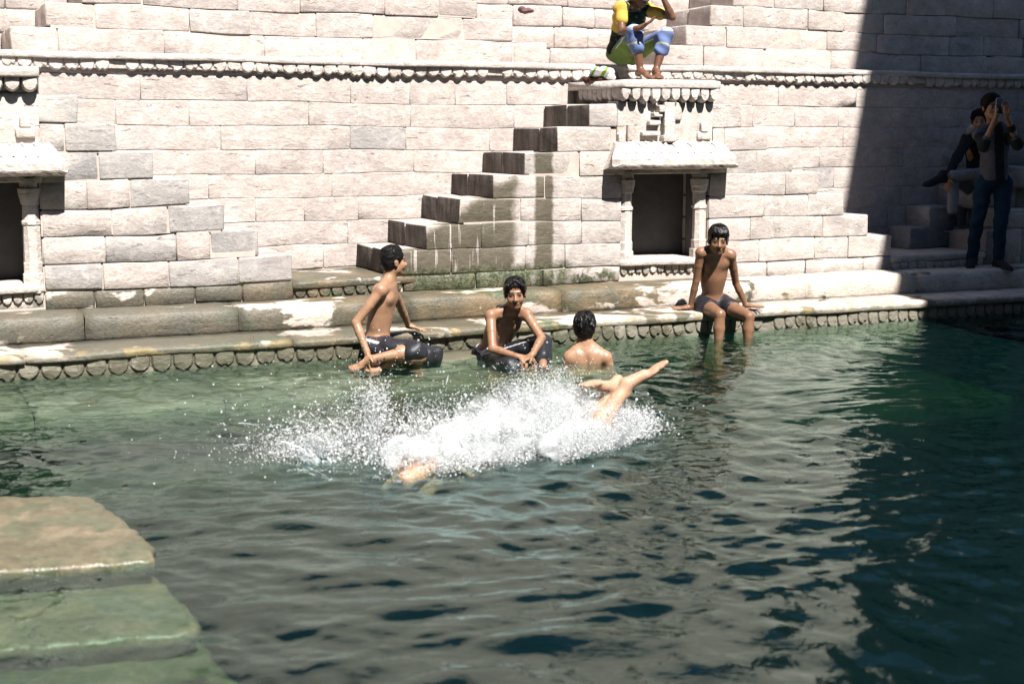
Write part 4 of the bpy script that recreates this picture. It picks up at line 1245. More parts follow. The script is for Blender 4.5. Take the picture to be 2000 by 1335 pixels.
# ---- boy up to his shoulders in the water, seen from behind
J = dict(neck=A(1143, 676, 10.40), pelvis=A(1147, 806, 10.42), belly=A(1146, 745, 10.40), sa=A(1111, 699, 10.36), sb=A(1184, 699, 10.36),
         ea=A(1094, 762, 10.38), wa=A(1106, 812, 10.5), eb=A(1204, 762, 10.38), wb=A(1190, 812, 10.5),
         ha=A(1128, 812, 10.45), hb=A(1168, 812, 10.45), ka=A(1122, 812, 10.80), kb=A(1176, 812, 10.80), aa=A(1124, 880, 10.85), ab=A(1174, 880, 10.85))
hd = Head(A(1142, 640, 10.42), (.10, 1, .02), (0, 0.03, 1), 1.0)
S, ax_ = add_body(J, fwv(.05, 1), .98)
hd.add(S); S.cone(hd.w(0, -.025, -.05), J['neck'] + ax_[2] * .0, .047, .052, .03)
add_hand(S, J['wa'], (.1, .5, -.6), (.7, 0, 0), 1); add_hand(S, J['wb'], (-.1, .5, -.6), (-.7, 0, 0), -1)
base = A(1146, 812, 10.42); r3 = person_root(base, 'boy up to his shoulders in water, back to us, red cord round his neck')
organic('body', S, M['skin'], r3, base, .006, color=skin_color(SK1, None, 3))
H_ = Shape(); hd.hair(H_, grow=.013, nape=-.072)
rr = random.Random(4)
for i in range(26):
    a = rr.uniform(0, 2 * math.pi); x0, y0 = .05 * math.cos(a), -.03 + .06 * math.sin(a)
    H_.cone(hd.w(x0, y0, .108), hd.w(x0 * 1.55 + rr.uniform(-.01, .01), y0 * 1.5 - .005, .085 - rr.uniform(0, .07)), .010, .005, .008)
organic('hair', H_, M['hair'], r3, base, .006, strands(hd, .004, 20, seed=3)); hd.locks(360, 3, r3, base, M['hair'], .07, .0, .014)
N_ = Shape()
for i in range(20):
    a0, a1 = 2 * math.pi * i / 20, 2 * math.pi * (i + 1) / 20
    f = lambda a: J['neck'] + fwv(.060 * math.cos(a), .056 * math.sin(a) + .008, .030 + .012 * math.sin(a))
    N_.cone(f(a0), f(a1), .004, .004, .002)
organic('neck_cord', N_, M['cloth'], r3, base, .004, color=const_col((.22, .015, .015)))

# ---- boy sitting on the edge of the lower ledge, smiling
J = dict(neck=A(1399, 489, 11.97), pelvis=A(1390, 590, 12.10), belly=A(1393, 545, 12.04), sa=A(1368, 494, 11.92), sb=A(1428, 499, 11.98),
         ea=A(1360, 548, 11.98), wa=A(1348, 599, 12.04), eb=A(1437, 552, 12.10), wb=A(1457, 596, 12.12),
         ha=A(1375, 598, 12.04), hb=A(1411, 594, 12.10), ka=A(1406, 614, 11.66), kb=A(1463, 618, 11.76), aa=A(1402, 694, 11.62), ab=A(1459, 690, 11.74))
hd = Head(A(1403, 469, 11.88), (-.02, -1, -.10), (.05, -.05, 1), 1.04)
S, ax_ = add_body(J, fwv(.2, -1), .94)
hd.add(S); S.cone(hd.w(0, -.03, -.05), J['neck'], .044, .048, .03)
add_hand(S, J['wa'], (-1, -.25, -.05), (0, .1, -1), -1, .08, .22); add_hand(S, J['wb'], (1, -.45, -.04), (0, .1, -1), 1, .10, .25)
add_foot(S, J['aa'], A(1400, 715, 11.4), (0, -.4, 1), .95); add_foot(S, J['ab'], A(1462, 712, 11.5), (0, -.4, 1), .95)
base = wp(2.12, -.50, Z1); r4 = person_root(base, 'smiling boy in dark swimming trunks sitting on the ledge, legs in the water')
def c4(P):
    C = skin_color(SK3, hd, 4)(P); L = hd.loc(P)
    return C
organic('body', S, M['skin'], r4, base, .005, color=c4)
H_ = Shape(); hd.hair(H_, grow=.014, nape=-.045, line=(.086, .066, .020, -.020)); hd.tufts(H_, 30, 44)
rr = random.Random(9)
for i in range(15):
    x0 = -.062 + .0088 * i
    H_.cone(hd.w(x0 * .8, .055, .106), hd.w(x0, .088 - abs(x0) * .3, .070), .012, .011, .008)
    H_.cone(hd.w(x0, .088 - abs(x0) * .3, .070), hd.w(x0 + .006 + rr.uniform(-.006, .006), .088 - abs(x0) * .45, .036 + rr.uniform(-.012, .014)), .010, .005, .006)
organic('hair', H_, M['hair'], r4, base, .006, strands(hd, .003, 22, seed=4)); hd.locks(380, 4, r4, base, M['hair'], .07, .7, .013)
T = Shape(); rt, fw, up = ax_[:3]
T.ell(J['pelvis'], (.148, .112, .088), frame(rt, fw, up), .04)
T.cut(J['pelvis'] + up * .06, up)
for k_ in 'ab':
    hp, kn = J['h' + k_], J['k' + k_]; d = kn - hp
    T.cone(hp, hp + d * .30, .089, .083, .03)
def c4b(P):
    C = np.repeat(np.array([[.010, .010, .015]]), len(P), 0)
    s_ = np.sin(P[:, 0] * 60 + np.sin(P[:, 2] * 70) * 2) * np.sin(P[:, 2] * 55 + P[:, 1] * 40)
    C[s_ > .92] = (.12, .015, .015)
    return C
organic('swimming_trunks', T, M['wetcloth'], r4, base, .0055, wrinkles(.003, 40, 4), color=c4b)

# ---- man on the platform
J = dict(neck=A(1236, 14, 13.14), pelvis=A(1216, 100, 13.36), belly=A(1220, 62, 13.30), sa=A(1212, 18, 13.02), sb=A(1266, 20, 13.14),
         ea=A(1215, 62, 12.92), wa=A(1251, 54, 12.76), eb=A(1313, 34, 12.98), wb=A(1294, -6, 12.96),
         ha=A(1214, 106, 13.22), hb=A(1234, 104, 13.36), ka=A(1239, 62, 12.86), kb=A(1300, 68, 12.92), aa=A(1251, 138, 12.84), ab=A(1281, 138, 12.84))
hd = Head(A(1252, -14, 13.02), (.45, -.75, -.45), (.1, -.3, 1), 1.03)
S, ax_ = add_body(J, fwv(.55, -.8), 1.0)
hd.add(S); S.cone(hd.w(0, -.03, -.05), J['neck'], .047, .052, .03)
add_hand(S, J['wa'], (.85, -.15, .50), (-.3, -.2, 1), 1, .30, .2); add_hand(S, J['wb'], (-.65, .05, .5), (-.4, .4, -.5), 1, .5, .1)
add_foot(S, J['aa'], J['aa'] + fwv(.10, -.20, -.035), (0, 0, 1), 1.0); add_foot(S, J['ab'], J['ab'] + fwv(.02, -.21, -.035), (0, 0, 1), 1.0)
base = wp(2.0, -1.5, zk(8)); r5 = person_root(base, 'barefoot man in a yellow and dark green shirt sitting above the carved niche')
organic('body', S, M['skin'], r5, base, .0055, color=skin_color((.135, .062, .035), hd, 5))
H_ = Shape(); hd.hair(H_, grow=.010, nape=-.06)
organic('hair', H_, M['dryhair'], r5, base, .006, strands(hd, .002, 30, seed=5))
T = Shape(); rt, fw, up, ch, md = ax_
T.ell(ch - up * .03, (.158, .108, .17), frame(rt, fw, up), .03); T.ell(J['neck'] * .8 + md * .2, (.145, .078, .08), frame(rt, fw, up), .05)
T.cone(md, J['pelvis'], .128, .128, .05); T.ell(J['pelvis'], (.150, .118, .10), frame(rt, fw, up), .04)
for k_ in 'ab':
    sh, el = J['s' + k_], J['e' + k_]
    T.ell(sh, (.060, .060, .062), None, .03); T.cone(sh, sh * .48 + el * .52, .060, .054, .02)
    T.cone(J['neck'] + up * .03, sh, .04, .048, .03)
T.ell(J['neck'] + up * .085 + fw * .03, (.075, .075, .06), frame(rt, fw, up), .012, '-')
def c5(P):
    Y_ = np.array([.47, .31, .06]); G_ = np.array([.012, .028, .018])
    q = P - ch; x, y = q @ rt, q @ fw
    C = np.repeat(Y_[None], len(P), 0)
    front = (np.abs(x + .0) < .115) & (y > -.02)
    C[front] = G_
    low = ((P - J['pelvis']) @ up < .20) & (y > -.05); C[low & (np.abs(x) < .16)] = (.012, .014, .012)
    tw = np.sin(P[:, 0] * 55 + P[:, 2] * 30) * np.sin(P[:, 2] * 70 - P[:, 0] * 25); C[front & (tw > .6)] = (.05, .13, .08)
    nk = np.linalg.norm(P - (J['neck'] + up * .085 + fw * .03), axis=1) < .092; C[nk] = Y_
    for k_ in 'ab':
        d = J['e' + k_] - J['s' + k_]; t_ = ((P - J['s' + k_]) @ d) / d.dot(d)
        near = (np.linalg.norm(P - J['s' + k_] - np.clip(t_, 0, 1)[:, None] * d, axis=1) < .085) & (t_ > .12); C[near] = Y_
    return C
organic('shirt', T, M['cloth'], r5, base, .006, wrinkles(.007, 36, 5), color=c5)
T = Shape()
T.ell(J['pelvis'] - up * .03, (.155, .125, .095), frame(rt, fw, up), .04)
T.cut(J['pelvis'] + up * .07, up)
for k_ in 'ab':
    hp, kn, an = J['h' + k_], J['k' + k_], J['a' + k_]
    T.cone(hp, kn, .098, .066, .04); T.cone(kn, kn * .62 + an * .38, .064, .062, .02)
    cu = kn * .62 + an * .38; T.cone(cu, kn * .58 + an * .42, .068, .066, .01)
def c5b(P):
    C = np.repeat(np.array([[.12, .175, .045]]), len(P), 0)
    for k_ in 'ab':
        hp, kn, an = J['h' + k_], J['k' + k_], J['a' + k_]; d = kn - hp; t_ = ((P - hp) @ d) / d.dot(d)
        dl = np.linalg.norm(P - hp - np.clip(t_, 0, 1)[:, None] * d, axis=1)
        e = an - kn; u_ = ((P - kn) @ e) / e.dot(e); de = np.linalg.norm(P - kn - np.clip(u_, 0, 1)[:, None] * e, axis=1)
        top = (P - hp - t_[:, None] * d)[:, 2]
        C[(dl < .13) & (t_ > .35) & (top > -.01)] = (.13, .17, .29); C[(dl < .13) & (t_ > .30) & (np.abs(top + .012) < .006)] = (.55, .56, .45)
        C[(de < .1) & (u_ > -.05)] = (.11, .15, .29); C[(de < .1) & (np.abs(u_ - .30) < .025)] = (.30, .33, .20)
        C[(np.linalg.norm(P - kn, axis=1) < .085) & (P[:, 2] > kn[2] + .03)] = (.30, .34, .42)
    return C
organic('trousers', T, M['cloth'], r5, base, .006, wrinkles(.008, 42, 6), color=c5b)

# ---- the diver: legs out of the water, back just breaking the surface
J = dict(neck=A(772, 930, 6.98), pelvis=A(985, 905, 7.40), belly=A(880, 920, 7.12), sa=A(796, 930, 6.82), sb=A(806, 925, 7.09),
         ea=A(735, 985, 6.62), wa=A(690, 1015, 6.62), eb=A(760, 1010, 6.95), wb=A(712, 1035, 6.95),
         ha=A(1000, 905, 7.42), hb=A(1010, 905, 7.56), ka=A(1152, 862, 7.62), kb=A(1136, 864, 7.70), aa=A(1224, 750, 7.72), ab=A(1198, 756, 7.80))
J['pelvis'][2] = -.05; J['ha'][2] = J['hb'][2] = -.03; J['belly'][2] = -.065; J['neck'][2] = -.10
J['sa'][2] = -.015; J['sb'][2] = -.03
J.update(ea=A(868, 925, 6.92), wa=A(945, 915, 7.12), eb=A(880, 905, 7.3), wb=A(960, 900, 7.5))
for k_, q_, z_ in (('ea', (.16, .26), .0), ('wa', (.36, .42), .02), ('eb', (.20, .14), .0), ('wb', (.40, .24), .02)):
    b_ = J['sa' if k_[1] == 'a' else 'sb']; J[k_] = np.array([b_[0] + q_[0], b_[1] + q_[1], z_])
hd = Head(J['neck'] + fwv(-.06, .10, -.07), (-.75, .1, -.6), (-.6, 0, .75), .96)
S, ax_ = add_body(J, fwv(0, 0, -1), .95, leg=1.22)
hd.add(S); S.cone(hd.w(0, -.03, -.05), J['neck'], .045, .05, .03)
add_hand(S, J['wa'], (1, .3, .1), (0, 0, -1), 1, .1); add_hand(S, J['wb'], (1, .3, .1), (0, 0, -1), -1, .1)
S.ell(ax_[3] - ax_[1] * .075, (.13, .05, .10), frame(*ax_[:3]), .05)
dfoot = A(1288, 696, 7.74)
add_foot(S, J['aa'], dfoot, (-.55, -.1, .65), 1.15, .034); add_foot(S, J['ab'], A(1138, 768, 7.62), (.25, .1, -.9), 1.15, .034)
base = wp(.6, 3.2, 0) * np.array([1, 1, 0]); base = np.array([.35, 7.6, 0.0]); r6 = person_root(base, 'diver plunging into the pool, bare feet in the air above white splash')
H_ = Shape(); hd.hair(H_, grow=.012, nape=-.06); organic('hair', H_, M['hair'], r6, base, .007)
organic('body', S, M['skin'], r6, base, .006, color=skin_color((.40, .245, .16), None, 6))
T = Shape(); rt, fw, up = ax_[:3]
T.ell(J['pelvis'], (.150, .115, .10), frame(rt, fw, up), .04)
T.cut(J['pelvis'] + up * .07, up)
for k_ in 'ab': T.cone(J['h' + k_], J['h' + k_] * .6 + J['k' + k_] * .4, .092, .085, .03)
organic('swimming_trunks', T, M['wetcloth'], r6, base, .007, color=const_col((.02, .02, .03)))
K_ = Shape(); d = _n(J['ka'] - J['aa']); a1 = np.cross(d, (0, 0, 1.)); a1 = _n(a1); a2 = np.cross(d, a1); c0 = J['aa'] + d * .045
for i in range(18):
    p0, p1 = 2 * math.pi * i / 18, 2 * math.pi * (i + 1) / 18
    K_.cone(c0 + .034 * (a1 * math.cos(p0) + a2 * math.sin(p0)), c0 + .034 * (a1 * math.cos(p1) + a2 * math.sin(p1)), .004, .004, .002)
organic('ankle_cord', K_, M['cloth'], r6, base, .004, color=const_col((.05, .02, .015)))

# ---- man sitting in the shade, ankle on knee
J = dict(neck=A(1911, 262, 14.86), pelvis=A(1914, 364, 14.96), belly=A(1912, 315, 14.93), sa=A(1890, 270, 14.74), sb=A(1936, 270, 14.95),
         ea=A(1866, 314, 14.58), wa=A(1850, 346, 14.42), eb=A(1950, 322, 14.85), wb=A(1925, 340, 14.6),
         ha=A(1903, 370, 14.86), hb=A(1925, 370, 14.95), ka=A(1862, 343, 14.52), kb=A(1936, 338, 14.52), aa=A(1860, 424, 14.46), ab=A(1845, 344, 14.40))
hd = Head(A(1912, 237, 14.80), (-.25, -1, -.02), (0, 0, 1), 1.0)
S, ax_ = add_body(J, fwv(-.35, -.9), 1.0)
hd.add(S); S.cone(hd.w(0, -.03, -.05), J['neck'], .047, .052, .03)
add_hand(S, J['wa'], (-.05, -.2, -1), (.6, .3, 0), 1, .3); add_hand(S, J['wb'], (-.9, -.2, -.2), (0, 0, -1), 1, .2)
base = A(1900, 440, 14.7); r7 = person_root(base, 'man in dark jacket and grey trousers sitting in shade, ankle on knee')
organic('body', S, M['skin'], r7, base, .007, color=skin_color((.26, .135, .075), hd, 7))
H_ = Shape(); hd.hair(H_, grow=.012, nape=-.05); hd.tufts(H_, 30, 77); organic('hair', H_, M['dryhair'], r7, base, .007, strands(hd, .003, 20, seed=7))
T = Shape(); rt, fw, up, ch, md = ax_
T.ell(ch - up * .03, (.165, .112, .17), frame(rt, fw, up), .03); T.ell(J['neck'] * .8 + md * .2, (.15, .08, .08), frame(rt, fw, up), .05)
T.cone(md, J['pelvis'], .13, .135, .05)
for k_ in 'ab':
    sh, el, wr = J['s' + k_], J['e' + k_], J['w' + k_]
    T.ell(sh, (.062, .062, .062), None, .03); T.cone(sh, el, .060, .050, .02); T.cone(el, wr * .88 + el * .12, .050, .040, .015); T.cone(J['neck'] + up * .02, sh, .04, .05, .03)
T.cut(J['neck'] + up * .05, up)
T.cut(J['pelvis'] - up * .03, -up)
organic('jacket', T, M['cloth'], r7, base, .007, wrinkles(.005, 30, 7), color=const_col((.012, .014, .018)))
T = Shape()
for i in range(14):
    a0, a1 = 2 * math.pi * i / 14, 2 * math.pi * (i + 1) / 14
    f = lambda a: J['neck'] + fwv(.078 * math.cos(a), .072 * math.sin(a) - .005, .045 + .02 * math.sin(a * 2))
    T.cone(f(a0), f(a1), .036, .036, .02)
T.cone(J['neck'] + fwv(-.01, -.08, .03), J['neck'] + fwv(.02, -.13, -.16), .045, .05, .02)
organic('scarf', T, M['cloth'], r7, base, .007, wrinkles(.007, 48, 8), color=const_col((.30, .29, .31)))
T = Shape(); T.ell(J['pelvis'], (.15, .12, .095), frame(rt, fw, up), .04)
T.cut(J['pelvis'] + up * .05, up)
for k_ in 'ab':
    hp, kn, an = J['h' + k_], J['k' + k_], J['a' + k_]
    T.cone(hp, kn, .092, .068, .03); T.cone(kn, an * .84 + kn * .16, .064, .052, .02)
organic('trousers', T, M['cloth'], r7, base, .007, wrinkles(.005, 30, 9), color=const_col((.20, .20, .21)))
def shoes(root, base, an, toe, upv, col, sole, nm='shoe'):
    an = np.asarray(an, float); toe = np.asarray(toe, float); d = _n(toe - an); u_ = _n(np.asarray(upv, float) - d * np.dot(upv, d)); sd = np.cross(d, u_); L = np.linalg.norm(toe - an)
    q = Shape(); q.cone(an + u_ * .02, an - u_ * .02 - d * .01, .046, .046, .02); q.ell(an - d * .03 - u_ * .045, (.040, .05, .045), frame(sd, d, u_), .02)
    q.cone(an + d * .03 - u_ * .02, an + d * L * .72 - u_ * .05, .045, .038, .02); q.ell(an + d * L * .8 - u_ * .055, (.046, .075, .036), frame(sd, d, u_), .02)
    q.cut(an - u_ * .082, -u_)
    def col_(P):
        C = np.repeat(np.array([col]), len(P), 0).astype(float); C[((P - an) @ u_) < -.064] = sole; return C
    return organic(nm, q, M['cloth'], root, base, .006, color=col_)
shoes(r7, base, J['aa'] + fwv(0, 0, -.02), J['aa'] + fwv(-.10, -.19, -.06), (0, 0, 1), (.014, .016, .02), (.40, .40, .42))
shoes(r7, base, J['ab'] + fwv(-.02, 0, 0), J['ab'] + fwv(-.21, -.06, -.04), (.15, -.25, 1), (.012, .014, .02), (.40, .40, .42))

# ---- man standing in the shade and taking a photograph
J = dict(neck=A(1942, 246, 14.12), pelvis=A(1941, 350, 14.16), belly=A(1942, 300, 14.16), sa=A(1912, 262, 14.08), sb=A(1972, 262, 14.12),
         ea=A(1922, 286, 13.86), wa=A(1946, 226, 13.76), eb=A(1988, 282, 13.92), wb=A(1966, 226, 13.78),
         ha=A(1922, 360, 14.16), hb=A(1960, 360, 14.16), ka=A(1909, 430, 14.12), kb=A(1955, 430, 14.04), aa=A(1898, 506, 14.18), ab=A(1950, 508, 14.06))
hd = Head(A(1937, 209, 14.06), (.12, -1, -.02), (0, 0, 1), 1.05)
S, ax_ = add_body(J, fwv(0, -1), 1.0)
hd.add(S); S.cone(hd.w(0, -.03, -.05), J['neck'], .05, .055, .03)
add_hand(S, J['wa'], (.15, -.1, 1), (.7, -.4, 0), -1, .5); add_hand(S, J['wb'], (-.2, -.1, 1), (-.7, -.4, 0), 1, .5)
base = wp(6.4, -1.3, Z2); base = np.array([(J['aa'][0] + J['ab'][0]) / 2, (J['aa'][1] + J['ab'][1]) / 2, Z2]); r8 = person_root(base, 'standing man in an open denim vest and blue jeans holding up a phone')
organic('body', S, M['skin'], r8, base, .007, color=skin_color((.24, .12, .068), hd, 8))
H_ = Shape(); hd.hair(H_, grow=.020, nape=-.055); hd.tufts(H_, 40, 88, lift=.03); organic('hair', H_, M['dryhair'], r8, base, .007, strands(hd, .003, 20, seed=8))
T = Shape(); rt, fw, up, ch, md = ax_
T.ell(ch - up * .03, (.168, .112, .17), frame(rt, fw, up), .03); T.ell(J['neck'] * .8 + md * .2, (.155, .08, .08), frame(rt, fw, up), .05); T.cone(md, J['pelvis'], .132, .138, .05)
for k_ in 'ab':
    sh, el, wr = J['s' + k_], J['e' + k_], J['w' + k_]
    T.ell(sh, (.062, .062, .062), None, .03); T.cone(sh, el, .060, .054, .02); T.cone(el, el * .75 + wr * .25, .052, .046, .02); T.cone(J['neck'] + up * .02, sh, .04, .05, .03)
T.cut(J['neck'] + up * .06, up)
def c8(P):
    C = np.repeat(np.array([[.075, .075, .090]]), len(P), 0); q = P - ch
    C[(np.abs(q @ rt) < .045) & (q @ fw > .0)] = (.010, .012, .012)
    for k_ in 'ab':
        d = J['e' + k_] - J['s' + k_]; t_ = ((P - J['s' + k_]) @ d) / d.dot(d); C[(np.linalg.norm(P - J['s' + k_] - t_[:, None] * d, axis=1) < .09) & (t_ > .25)] = (.012, .016, .014)
    return C
T.cut(J['pelvis'] + up * .0, -up)
organic('vest', T, M['cloth'], r8, base, .007, wrinkles(.005, 30, 10), color=c8)
T = Shape(); T.ell(J['pelvis'], (.152, .115, .10), frame(rt, fw, up), .04)
T.cut(J['pelvis'] + up * .07, up)
for k_ in 'ab':
    hp, kn, an = J['h' + k_], J['k' + k_], J['a' + k_]
    T.cone(hp, kn, .094, .068, .03); T.cone(kn, an, .068, .055, .02)
def c8b(P):
    C = np.repeat(np.array([[.008, .024, .045]]), len(P), 0)
    for k_ in 'ab':
        hp, kn = J['h' + k_], J['k' + k_]; C[np.linalg.norm((P - (hp * .4 + kn * .6) - fwv(0, -.08, 0)) * np.array([1, 1, .35]), axis=1) < .030] = (.012, .030, .055)
    return C
organic('jeans', T, M['cloth'], r8, base, .007, wrinkles(.006, 34, 11), color=c8b)
shoes(r8, base, J['aa'] + fwv(0, 0, .0), J['aa'] + fwv(-.08, -.21, -.02), (0, 0, 1), (.02, .022, .028), (.42, .42, .44))
shoes(r8, base, J['ab'] + fwv(0, 0, .0), J['ab'] + fwv(.05, -.22, -.02), (0, 0, 1), (.02, .022, .028), (.42, .42, .44))
B_ = Shape(); e, wr = J['eb'], J['wb']; c0 = e * .45 + wr * .55
B_.cone(c0, c0 * .9 + wr * .1, .042, .040, .004); organic('wristband', B_, M['cloth'], r8, base, .007, color=const_col((.01, .01, .012)))

# ------------------------------------------------------------------ small things
# phone in the standing man's hands
pc = A(1952, 207, 13.70)
ph = empty('smartphone', pc); tag(ph, 'phone with a light rim held up in front of the standing man', 'phone')
def rbox(name, sx, sy, sz, mat, parent, loc=(0, 0, 0), bev=.006):
    bm = bmesh.new(); bmesh.ops.create_cube(bm, size=1.0)
    for v in bm.verts: v.co = Vector((v.co.x * sx, v.co.y * sy, v.co.z * sz))
    bmesh.ops.bevel(bm, geom=list(bm.edges), offset=bev, segments=2, affect='EDGES')
    me = bpy.data.meshes.new(name); bm.to_mesh(me); bm.free(); me.materials.append(mat)
    me.polygons.foreach_set('use_smooth', [True] * len(me.polygons))
    o = bpy.data.objects.new(name, me); COL.objects.link(o); o.parent = parent; o.location = loc; return o
M['rim'] = plain_mat('pale_metal', (.6, .6, .62), .3, .5, .05)
M['glassback'] = plain_mat('dark_glass', (.02, .02, .022), .15, .5, .05)
rbox('case', .074, .009, .150, M['rim'], ph); rbox('back_glass', .066, .004, .142, M['glassback'], ph, (0, -.0048, 0), .0015)
rbox('lens', .016, .004, .016, M['glassback'], ph, (-.02, -.0085, .055), .0015)
ph.rotation_euler = (0, 0, .12)

# black bag on the shaded step
B_ = Shape(); bc = wp(6.95, -1.50, zk(5) + .01 + .11)
B_.ell(bc, (.17, .11, .12), None, .03); B_.ell(bc + fwv(.05, -.06, -.02), (.10, .07, .07), None, .03); B_.cut(bc + fwv(0, 0, -.112), (0, 0, -1))
bg_root = empty('bag', bc - fwv(0, 0, .112)); tag(bg_root, 'glossy black bag lying on the shaded step behind the standing man', 'bag')
M['bagmat'] = plain_mat('black_nylon', (.012, .013, .02), .25, .6, .2, 30, .3)
organic('pouch', B_, M['bagmat'], bg_root, bc - fwv(0, 0, .112), .009, wrinkles(.006, 30, 3))
B_ = Shape(); pts = [bc + fwv(-.12 + .03 * i, -.02, .10 + .07 * math.sin(math.pi * i / 8)) for i in range(9)]
for i in range(8): B_.cone(pts[i], pts[i + 1], .010, .010, .004)
organic('strap', B_, M['bagmat'], bg_root, bc - fwv(0, 0, .112), .007)

# white cloth bundle with green stripes beside the seated man
B_ = Shape(); cc = wp(1.66, -1.72, zk(8) + .045)
cb = empty('cloth_bundle', cc - fwv(0, 0, .04)); tag(cb, 'crumpled white cloth bundle with green stripes on the platform corner', 'cloth')
rr = random.Random(3)
for i in range(14): B_.ell(cc + fwv(rr.uniform(-.12, .11), rr.uniform(-.06, .06), rr.uniform(-.02, .055)), np.array([rr.uniform(.04, .07), rr.uniform(.04, .06), rr.uniform(.018, .035)]), None, .015)
B_.cut(cc - fwv(0, 0, .036), (0, 0, -1))
def ccol(P):
    C = np.repeat(np.array([[.78, .78, .76]]), len(P), 0); q = (P - cc) @ _n((.8, -.1, -.55))
    C[(np.abs(q - .01) < .014) | (np.abs(q + .07) < .010)] = (.16, .30, .035); return C
organic('bundle', B_, M['cloth'], cb, cc - fwv(0, 0, .04), .006, wrinkles(.007, 60, 2), color=ccol)
B_ = Shape(); B_.cone(cc + fwv(-.13, .02, -.03), cc + fwv(-.06, .03, .0), .035, .02, .01); B_.cone(cc + fwv(-.10, -.03, -.03), cc + fwv(0, -.05, -.03), .02, .012, .01)
organic('red_edge', B_, M['cloth'], cb, cc - fwv(0, 0, .04), .006, color=const_col((.08, .025, .02)))

# dark stone left in the upper wall
B_ = Shape(); pc = wp(1.285, NU + .03, 2.805)
for i in range(4): B_.ell(pc + fwv(rr.uniform(-.04, .04), 0, rr.uniform(-.012, .012)), np.array([rr.uniform(.03, .05), .045, rr.uniform(.02, .03)]), None, .01)
ro = empty('rock', pc); tag(ro, 'small purplish brown rock stuck on the pale upper wall', 'rock')
organic('lump', B_, plain_mat('purple_stone', (.13, .07, .07), .8, .3, .3, 40, .6), ro, pc, .006, wrinkles(.006, 90, 5))

# ------------------------------------------------------------------ the splash
m, t, b = new_mat('splash_water'); nb = NB(t); t.nodes.remove(b)
out = [x for x in t.nodes if x.type == 'OUTPUT_MATERIAL'][0]
df = nb.n('ShaderNodeBsdfDiffuse'); df.inputs['Color'].default_value = (.95, .96, .96, 1)
tl = nb.n('ShaderNodeBsdfTranslucent'); tl.inputs['Color'].default_value = (.95, .97, .97, 1)
gl = nb.n('ShaderNodeBsdfGlossy'); gl.inputs['Roughness'].default_value = .15
tp = nb.n('ShaderNodeBsdfTransparent'); tp.inputs['Color'].default_value = (.93, .96, .96, 1)
m1 = nb.n('ShaderNodeMixShader'); m1.inputs[0].default_value = .5; nb.link(df.outputs[0], m1.inputs[1]); nb.link(tl.outputs[0], m1.inputs[2])
m2 = nb.n('ShaderNodeMixShader'); m2.inputs[0].default_value = .15; nb.link(m1.outputs[0], m2.inputs[1]); nb.link(gl.outputs[0], m2.inputs[2])
m3 = nb.n('ShaderNodeMixShader'); m3.inputs[0].default_value = .12; nb.link(m2.outputs[0], m3.inputs[1]); nb.link(tp.outputs[0], m3.inputs[2])
nb.link(m3.outputs[0], out.inputs['Surface'])
M['drop'] = m
rs = np.random.RandomState(11)
OCT = np.array([[1, 0, 0], [-1, 0, 0], [0, 1, 0], [0, -1, 0], [0, 0, 1], [0, 0, -1]], float)
OF = np.array([[0, 2, 4], [2, 1, 4], [1, 3, 4], [3, 0, 4], [2, 0, 5], [1, 2, 5], [3, 1, 5], [0, 3, 5]])
def drops(name, P, r, stretch=None):
    n = len(P); V = P[:, None, :] + OCT[None] * r[:, None, None]
    if stretch is not None: V = V + OCT[None][:, :, 2:3] * stretch[:, None, :]
    F = OF[None] + 6 * np.arange(n)[:, None, None]
    o = np_mesh(name, V.reshape(-1, 3), F.reshape(-1, 3), M['drop'], tri=True); return o
def plane(px, py, z=0.0):
    d = at(px, py, 1.0) - np.array([0, 0, CAM_H]); return np.array([0, 0, CAM_H]) + d * (z - CAM_H) / d[2]
def fountain(n, px, base_py, vx, vy, vz, spread, rad, tmax=1.0):
    """ballistic spray from a spot on the water: velocities in m/s, moment of the photograph spread over the flight"""
    c = plane(px, base_py)
    v = np.stack([rs.normal(vx, spread, n), rs.normal(vy, spread, n), np.abs(rs.normal(vz, spread * 1.2, n))], 1)
    t_ = rs.uniform(.03, tmax, n) * (2 * v[:, 2] / 9.81)
    P = c + v * t_[:, None]; P[:, 2] -= 4.9 * t_ ** 2
    P[:, :2] += rs.normal(0, .03, (n, 2))
    return P, np.exp(rs.normal(math.log(rad), .45, n))
PP, RR = [], []
def put(P, r):
    ok = P[:, 2] > .0; PP.append(P[ok]); RR.append(r[ok])
# the bank of foam thrown up along the body: crest height as seen along the dive
cx = np.array([600, 650, 690, 735, 780, 830, 880, 930, 980, 1030, 1070, 1110, 1150, 1200, 1250, 1290]); foot = np.array([905, 915, 925, 935, 942, 942, 938, 930, 922, 912, 905, 896, 886, 872, 858, 850])
crest = np.array([885, 868, 850, 800, 832, 815, 795, 782, 768, 752, 742, 752, 792, 812, 832, 848])
gx = np.linspace(590, 1300, 240); gp = np.array([plane(a, np.interp(a, cx, foot) - 26) for a in gx])
def bank(n, lo, hi, be, jit, rad, sig, depth=.13):
    u_ = rs.uniform(lo, hi, n); ft = np.interp(u_, cx, foot)
    cr = np.interp(u_, cx, crest) + 14 * np.sin(u_ * .11) * np.sin(u_ * .037 + 1) + 8 * np.sin(u_ * .31) + rs.normal(0, jit, n)
    hf = rs.beta(1.0, be, n)
    P = np.stack([np.interp(u_, gx, gp[:, k]) for k in range(3)], 1)
    s_ = np.linalg.norm(P - np.array([0, 0, CAM_H]), axis=1) / F_PX
    P[:, 2] = hf * (ft - cr) * s_
    P[:, 1] += rs.normal(0, depth, n) * (1 - .4 * hf) + .08; P[:, 0] += rs.normal(0, .03, n)
    put(P, np.exp(rs.normal(math.log(rad), sig, n)))
bank(22000, 760, 1270, 2.2, 10, .0016, .6)
